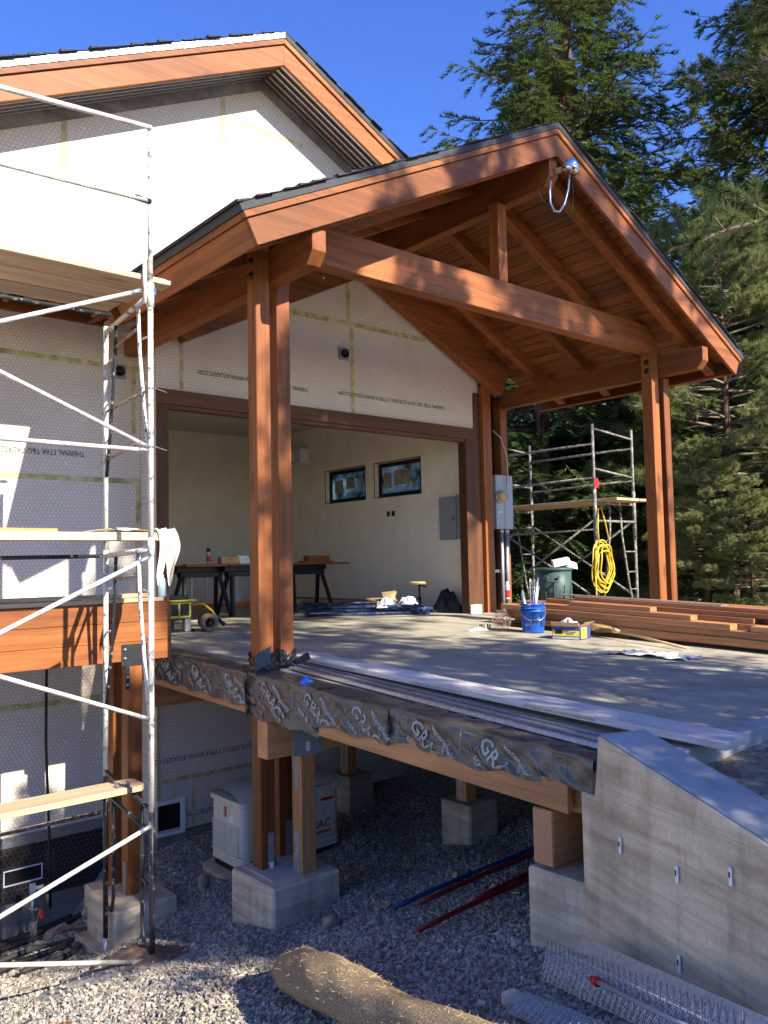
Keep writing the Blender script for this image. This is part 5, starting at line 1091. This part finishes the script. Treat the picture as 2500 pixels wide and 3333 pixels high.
for k, off in enumerate((.0, .02)):
    p0 = gq(-.82-off, -6.11, .13); p1 = gq(-1.32-off, -7.2, .14); tag(tube('casing_bead', [p0, p1], .006, 'white' if k else 'galv', None, 6), ['bright metal casing bead lying between the lath sheets', 'white plastic casing bead lying beside the metal one'][k], 'bead', 'casing beads by the wing wall')
ro = thing('capped_steel_bar', 'grey steel pipe with red safety cap lying among the lath sheets', 'pipe', (-1.13, -6.5, -1)); p0 = gq(-1.11, -6.49, .14); p1 = gq(-1.47, -7.3, .14)
tube('bar', [p0, p1], .010, 'panelgrey', ro, 10); tube('cap', [p0+(p0-p1).normalized()*.035, p0-(p0-p1).normalized()*.02], [.015, .021], 'red', ro, 12)
dt = random.Random(30)
for k in range(5):
    xx, yy = dt.uniform(.3, 1.4), dt.uniform(-7.6, -6.6); tag(slab('scrap_stick', (xx, yy, -.30), (dt.uniform(.1, .3), dt.uniform(-.2, .2), 0), (.0, .03, 0), (0, 0, .012), 'pale_x', None, 0), 'loose pale stick lying on the dirt drive behind the wing wall', 'stick', 'sticks on the dirt drive')
# ================================================================== trees
def quads_mesh(C, A, B, tri=False):
    n = len(C)
    if tri: V = np.stack([C-B, C+B, C+A], 1).reshape(-1, 3); k = 3
    else: V = np.stack([C, C+A*.45-B, C+A, C+A*.45+B], 1).reshape(-1, 3); k = 4
    me = bpy.data.meshes.new('needles'); me.vertices.add(len(V)); me.vertices.foreach_set('co', V.astype(np.float32).ravel())
    me.loops.add(n*k); me.loops.foreach_set('vertex_index', np.arange(n*k, dtype=np.int32)); me.polygons.add(n)
    me.polygons.foreach_set('loop_start', np.arange(n, dtype=np.int32)*k); me.polygons.foreach_set('loop_total', np.full(n, k, np.int32)); me.update(calc_edges=True); return me
def nrm(a): return a/np.maximum(1e-6, np.linalg.norm(a, axis=-1, keepdims=True))
def trunk_mesh(H, r, rng, lean=0.):
    pts = []; rs = []
    for i in range(15):
        t = i/14; pts.append((lean*t*t + .06*math.sin(t*7+r*9), .05*math.sin(t*5), H*t)); rs.append(max(.012, r*(1-t)**.85*(1+.35*math.exp(-t*25))))
    V, F = tube_data(pts, rs, 12); return mesh_from(V, F, smooth=True)
def conifer(seed, H, rad, kind, base=.1, nb=120, dens=1.):
    rng = np.random.default_rng(seed); Cs = []; As = []; Bs = []; LV = []; LF = []
    hs = np.sort(rng.uniform(base, .985, nb))**.92
    for h in hs:
        az = rng.uniform(0, 6.283); prof = (1-h)**.75 if kind == 'fir' else min(1, (1-h)*1.9)**.6*(.55+.45*min(1, (h-base)*6+.3))
        L = max(.25, rad*prof*rng.uniform(.62, 1.12)); el = rng.uniform(-.12, .12) + (.45*h if kind == 'fir' else .25*h)
        u = np.array([math.cos(az), math.sin(az), 0]); side = np.array([-u[1], u[0], 0]); n = 9; t = np.linspace(0, 1, n)
        droop = (-.34 if kind == 'fir' else -.16)*(1-h*.7)
        sw = rng.uniform(-.18, .18); P_ = np.array([0, 0, H*h]) + np.outer(L*t, u) + np.outer(L*sw*t*t, side) + np.outer(L*(el*t + droop*t*t + (.16 if kind == 'fir' else .10)*t**4), [0, 0, 1])
        r0 = .008 + .009*L*(1 if kind == 'fir' else 1.5)
        v, f = tube_data([Vector(p) for p in P_], [r0*(1-.85*x) for x in t], 5); k0 = len(LV); LV += v; LF += [tuple(i+k0 for i in q) for q in f]
        m = max(9, int(L/(.085 if kind == 'fir' else .15)*dens)); ts = rng.uniform(.16 if kind == 'fir' else .34, 1., m)
        for tt in ts:
            i = min(n-2, int(tt*(n-1))); fr_ = tt*(n-1)-i; p = P_[i]*(1-fr_)+P_[i+1]*fr_; d = nrm(P_[i+1]-P_[i])
            sg = rng.choice([-1, 1]); tl = (.26+.50*(1-tt))*min(1.3, .45+L*.28)*rng.uniform(.6, 1.25)
            if kind == 'fir':
                td = nrm(d*.75 + side*sg*rng.uniform(.5, 1.0) + np.array([0, 0, rng.uniform(-1.0, .05)])); nn = max(8, int(tl/.0085)); w_ = rng.uniform(.1, 1., nn)
                c = p + np.outer(tl*w_, td) + np.outer(-.10*tl*w_*w_, [0, 0, 1]); perp = nrm(np.cross(td, [0, 0, 1.])); up = np.cross(perp, td)
                s2 = rng.choice([-1., 1.], nn); a = nrm(td*.75 + np.outer(s2*rng.uniform(.35, .9, nn), perp) + np.outer(rng.uniform(-.1, .5, nn), up))*(rng.uniform(.075, .135, nn))[:, None]
                b = nrm(np.cross(a, up + .6*rng.normal(size=(nn, 3))))*(rng.uniform(.0075, .0125, nn))[:, None]
                Cs.append(c); As.append(a); Bs.append(b)
            else:
                td = nrm(d*.6 + side*sg*rng.uniform(.2, .9) + np.array([0, 0, rng.uniform(-.1, .6)])); tl = .22+.5*tl; e = p + td*tl
                v, f = tube_data([Vector(p), Vector(p+td*tl*.6+[0, 0, -.02]), Vector(e)], [.010, .007, .004], 4); k0 = len(LV); LV += v; LF += [tuple(i_+k0 for i_ in q) for q in f]
                for s0 in (0., .12, .25):
                    nn = 26; a = nrm(td*rng.uniform(.25, 1.5, nn)[:, None] + rng.normal(size=(nn, 3))*.62)*rng.uniform(.15, .25, nn)[:, None]
                    b = nrm(np.cross(a, rng.normal(size=(nn, 3))))*.0075; Cs.append(np.repeat((e-td*s0*tl)[None], nn, 0)); As.append(a); Bs.append(b)
    C, A, B = map(np.concatenate, (Cs, As, Bs))
    return quads_mesh(C, A, B, True), mesh_from(LV, LF, smooth=True), len(C)
def tree(name, meshes, loc, H, sc, rz, label, group, mats):
    t = thing(name, label, 'tree', loc, group, local=True); t.rotation_euler.z = rz; t.scale = (sc, sc, sc)
    for nm, me, mt in zip(('trunk', 'limbs', 'crown'), meshes, mats): link(me, nm, mt, t)
    return t
FIRM = ('bark', 'bark', 'fir'); PINM = ('bark', 'twig', 'pine'); PINL = ('bark', 'twig', 'pinelight'); rg = np.random.default_rng(1); BANK = {}
for nm, sd, H, rad, kd, base, nb, dn in (('firA', 11, 17, 4.3, 'fir', .05, 430, 1.), ('firB', 12, 12, 3.2, 'fir', .04, 230, 1.), ('pineC', 15, 17, 3.2, 'pine', .52, 75, 1.3), ('pineA', 13, 13, 3.6, 'pine', .10, 130, 2.2), ('pineB', 14, 6, 2., 'pine', .2, 30, 1.)):
    cr, lm, cnt = conifer(sd, H, rad, kd, base, nb, dn); BANK[nm] = (trunk_mesh(H, .0165*H, rg), lm, cr)
AX_ = Vector((.646, .761)); RX_ = Vector((.763, -.646))
def at(px, d): v = Vector((-4.194, -8.756)) + AX_*d + RX_*((px-1250)/2684*d); return v
TR = (('fir_tree', 'firA', 1890, 21, -1.2, 1.35, 0.3, 'tall dark fir rising highest behind the porch ridge against the sky'),
      ('fir_tree', 'firB', 1768, 18.5, -.9, 1.1, 2.2, 'fir with thick trunk seen through the rear scaffold'),
      ('fir_tree', 'firA', 2690, 18.5, -1.0, 1.25, 4.0, 'big fir filling the upper right corner of the view'),
      ('pine_tree', 'pineA', 2378, 16.5, -1.0, .66, 1.0, 'pine with bright long needles and bare trunk right of the right porch posts'),
      ('pine_tree', 'pineC', 2900, 12.8, -.9, .95, 2.6, 'near pine whose limb reaches over the right porch eave'),
      ('pine_tree', 'pineA', 2250, 24, -1.4, .72, 3.2, 'pine standing farther back between the right porch posts and the bare trunk'),
      ('fir_tree', 'firB', 2120, 30, -1.6, 1.35, 5.1, 'distant fir seen just left of the right porch posts'),
      ('fir_tree', 'firB', 1640, 27, -1.5, 1.3, .9, 'distant fir partly hidden by the meter recess and porch beam'),
      ('fir_tree', 'firA', 2420, 34, -1.7, 1.3, 1.9, 'distant tall fir behind the bright pine at right'),
      ('fir_tree', 'firB', 1960, 38, -1.8, 1.5, 3.9, 'far fir between the rear scaffold legs'),
      ('fir_tree', 'firB', 2300, 42, -1.8, 1.6, 2.9, 'far fir in the gap right of the porch posts'),
      ('fir_tree', 'firB', 1800, 46, -1.8, 1.7, 0.1, 'farthest fir behind the thick-trunked fir'),
      ('pine_sapling', 'pineA', 2440, 14.8, -.9, .24, 0.7, 'small bright pine sapling at the foot of the bare pine trunk'),
      ('pine_sapling', 'pineA', 2290, 15.4, -.9, .30, 1.7, 'small bright pine sapling just right of the right porch posts'),
      ('fir_sapling', 'firB', 2050, 17.5, -1.0, .26, 2.7, 'fir sapling behind the legs of the rear scaffold'),
      ('fir_sapling', 'firB', 1690, 18, -1.0, .28, 3.7, 'fir sapling behind the trash can'),
      ('fir_sapling', 'firB', 2540, 15.5, -1.0, .3, 4.4, 'fir sapling at the right edge above the lumber pile'))
for nm, k, px, d, z, s_, rz, lb in TR:
    p = at(px, d); tt_ = tree(nm, BANK[k], (p.x, p.y, z), 0, s_, rz, lb, 'conifers beyond the porch', FIRM if k[:3] == 'fir' else (PINL if k == 'pineA' else PINM))
    if 'limb reaches' in lb: near_pine = tt_
def pine_limb(root):
    rng = np.random.default_rng(77); a = np.array(root.location); P0 = np.array([*at(2900, 12.8), 5.9]); P1 = np.array([*at(2040, 11.6), 5.55]); LV = []; LF = []; Cs = []; As = []; Bs = []
    mi = root.matrix_basis.inverted()
    pts = [P0*(1-t)+P1*t+np.array([0, 0, .22*math.sin(t*5)-.25*t*t]) for t in np.linspace(0, 1, 16)]
    def add(v, f):
        k = len(LV); LV.extend(mi @ Vector(x) for x in v); LF.extend(tuple(i+k for i in q) for q in f)
    add(*tube_data([Vector(p) for p in pts], [.075*(1-.8*i/15) for i in range(16)], 8))
    for k in range(46):
        t = rng.uniform(.15, 1.); i = min(14, int(t*15)); p = pts[i]; d = nrm(pts[i+1]-pts[i]); sd = nrm(np.cross(d, [0, 0, 1.]))*rng.choice([-1, 1])
        L = rng.uniform(.3, .9)*(1.2-t*.6); td = nrm(d*rng.uniform(.2, .8)+sd*rng.uniform(.1, 1)+np.array([0, 0, rng.uniform(-.45, .6)])); e = p+td*L
        add(*tube_data([Vector(p), Vector((p+e)/2+[0, 0, -.03]), Vector(e)], [.014, .010, .006], 5))
        for s0 in (0., .1, .22, .36, .5):
            nn = 44; aa = nrm(td*rng.uniform(.2, 1.5, nn)[:, None]+rng.normal(size=(nn, 3))*.6)*rng.uniform(.16, .26, nn)[:, None]; Cs.append(np.repeat((e-td*s0*L)[None], nn, 0)); As.append(aa); Bs.append(nrm(np.cross(aa, rng.normal(size=(nn, 3))))*.0042)
    C, A, B = map(np.concatenate, (Cs, As, Bs)); R3 = np.array(mi.to_3x3()); T3 = np.array(mi.translation)
    limb = link(mesh_from(LV, LF, smooth=True), 'limb', 'twig', root); link(quads_mesh(C@R3.T+T3, A@R3.T, B@R3.T, True), 'needle_tufts', 'pine', limb)
bpy.context.view_layer.update(); pine_limb(near_pine)
# trees of the same wood standing behind the viewer; they shade the drive and the deck
for k, x, y, z, s_, rz, lb in (('firB', 2.0, -14.2, -.6, 1.0, .4, 'fir behind the viewer to the right of the drive'), ('firB', 2.9, -11.4, -.5, .92, 2.2, 'young fir behind the viewer beside the drive'), ('firB', .6, -12.2, -.4, .62, 3.3, 'bushy young fir behind the viewer left of the other shade trees'), ('pineC', 6.6, -14.6, -.6, 1.1, 1.4, 'tall pine with high crown behind the viewer on the right')):
    tree('shade_tree', BANK[k], (x, y, z), 0, s_, rz, lb, 'conifers behind the viewer', FIRM if k[:3] == 'fir' else PINM)
S.render.resolution_x = 768; S.render.resolution_y = 1024
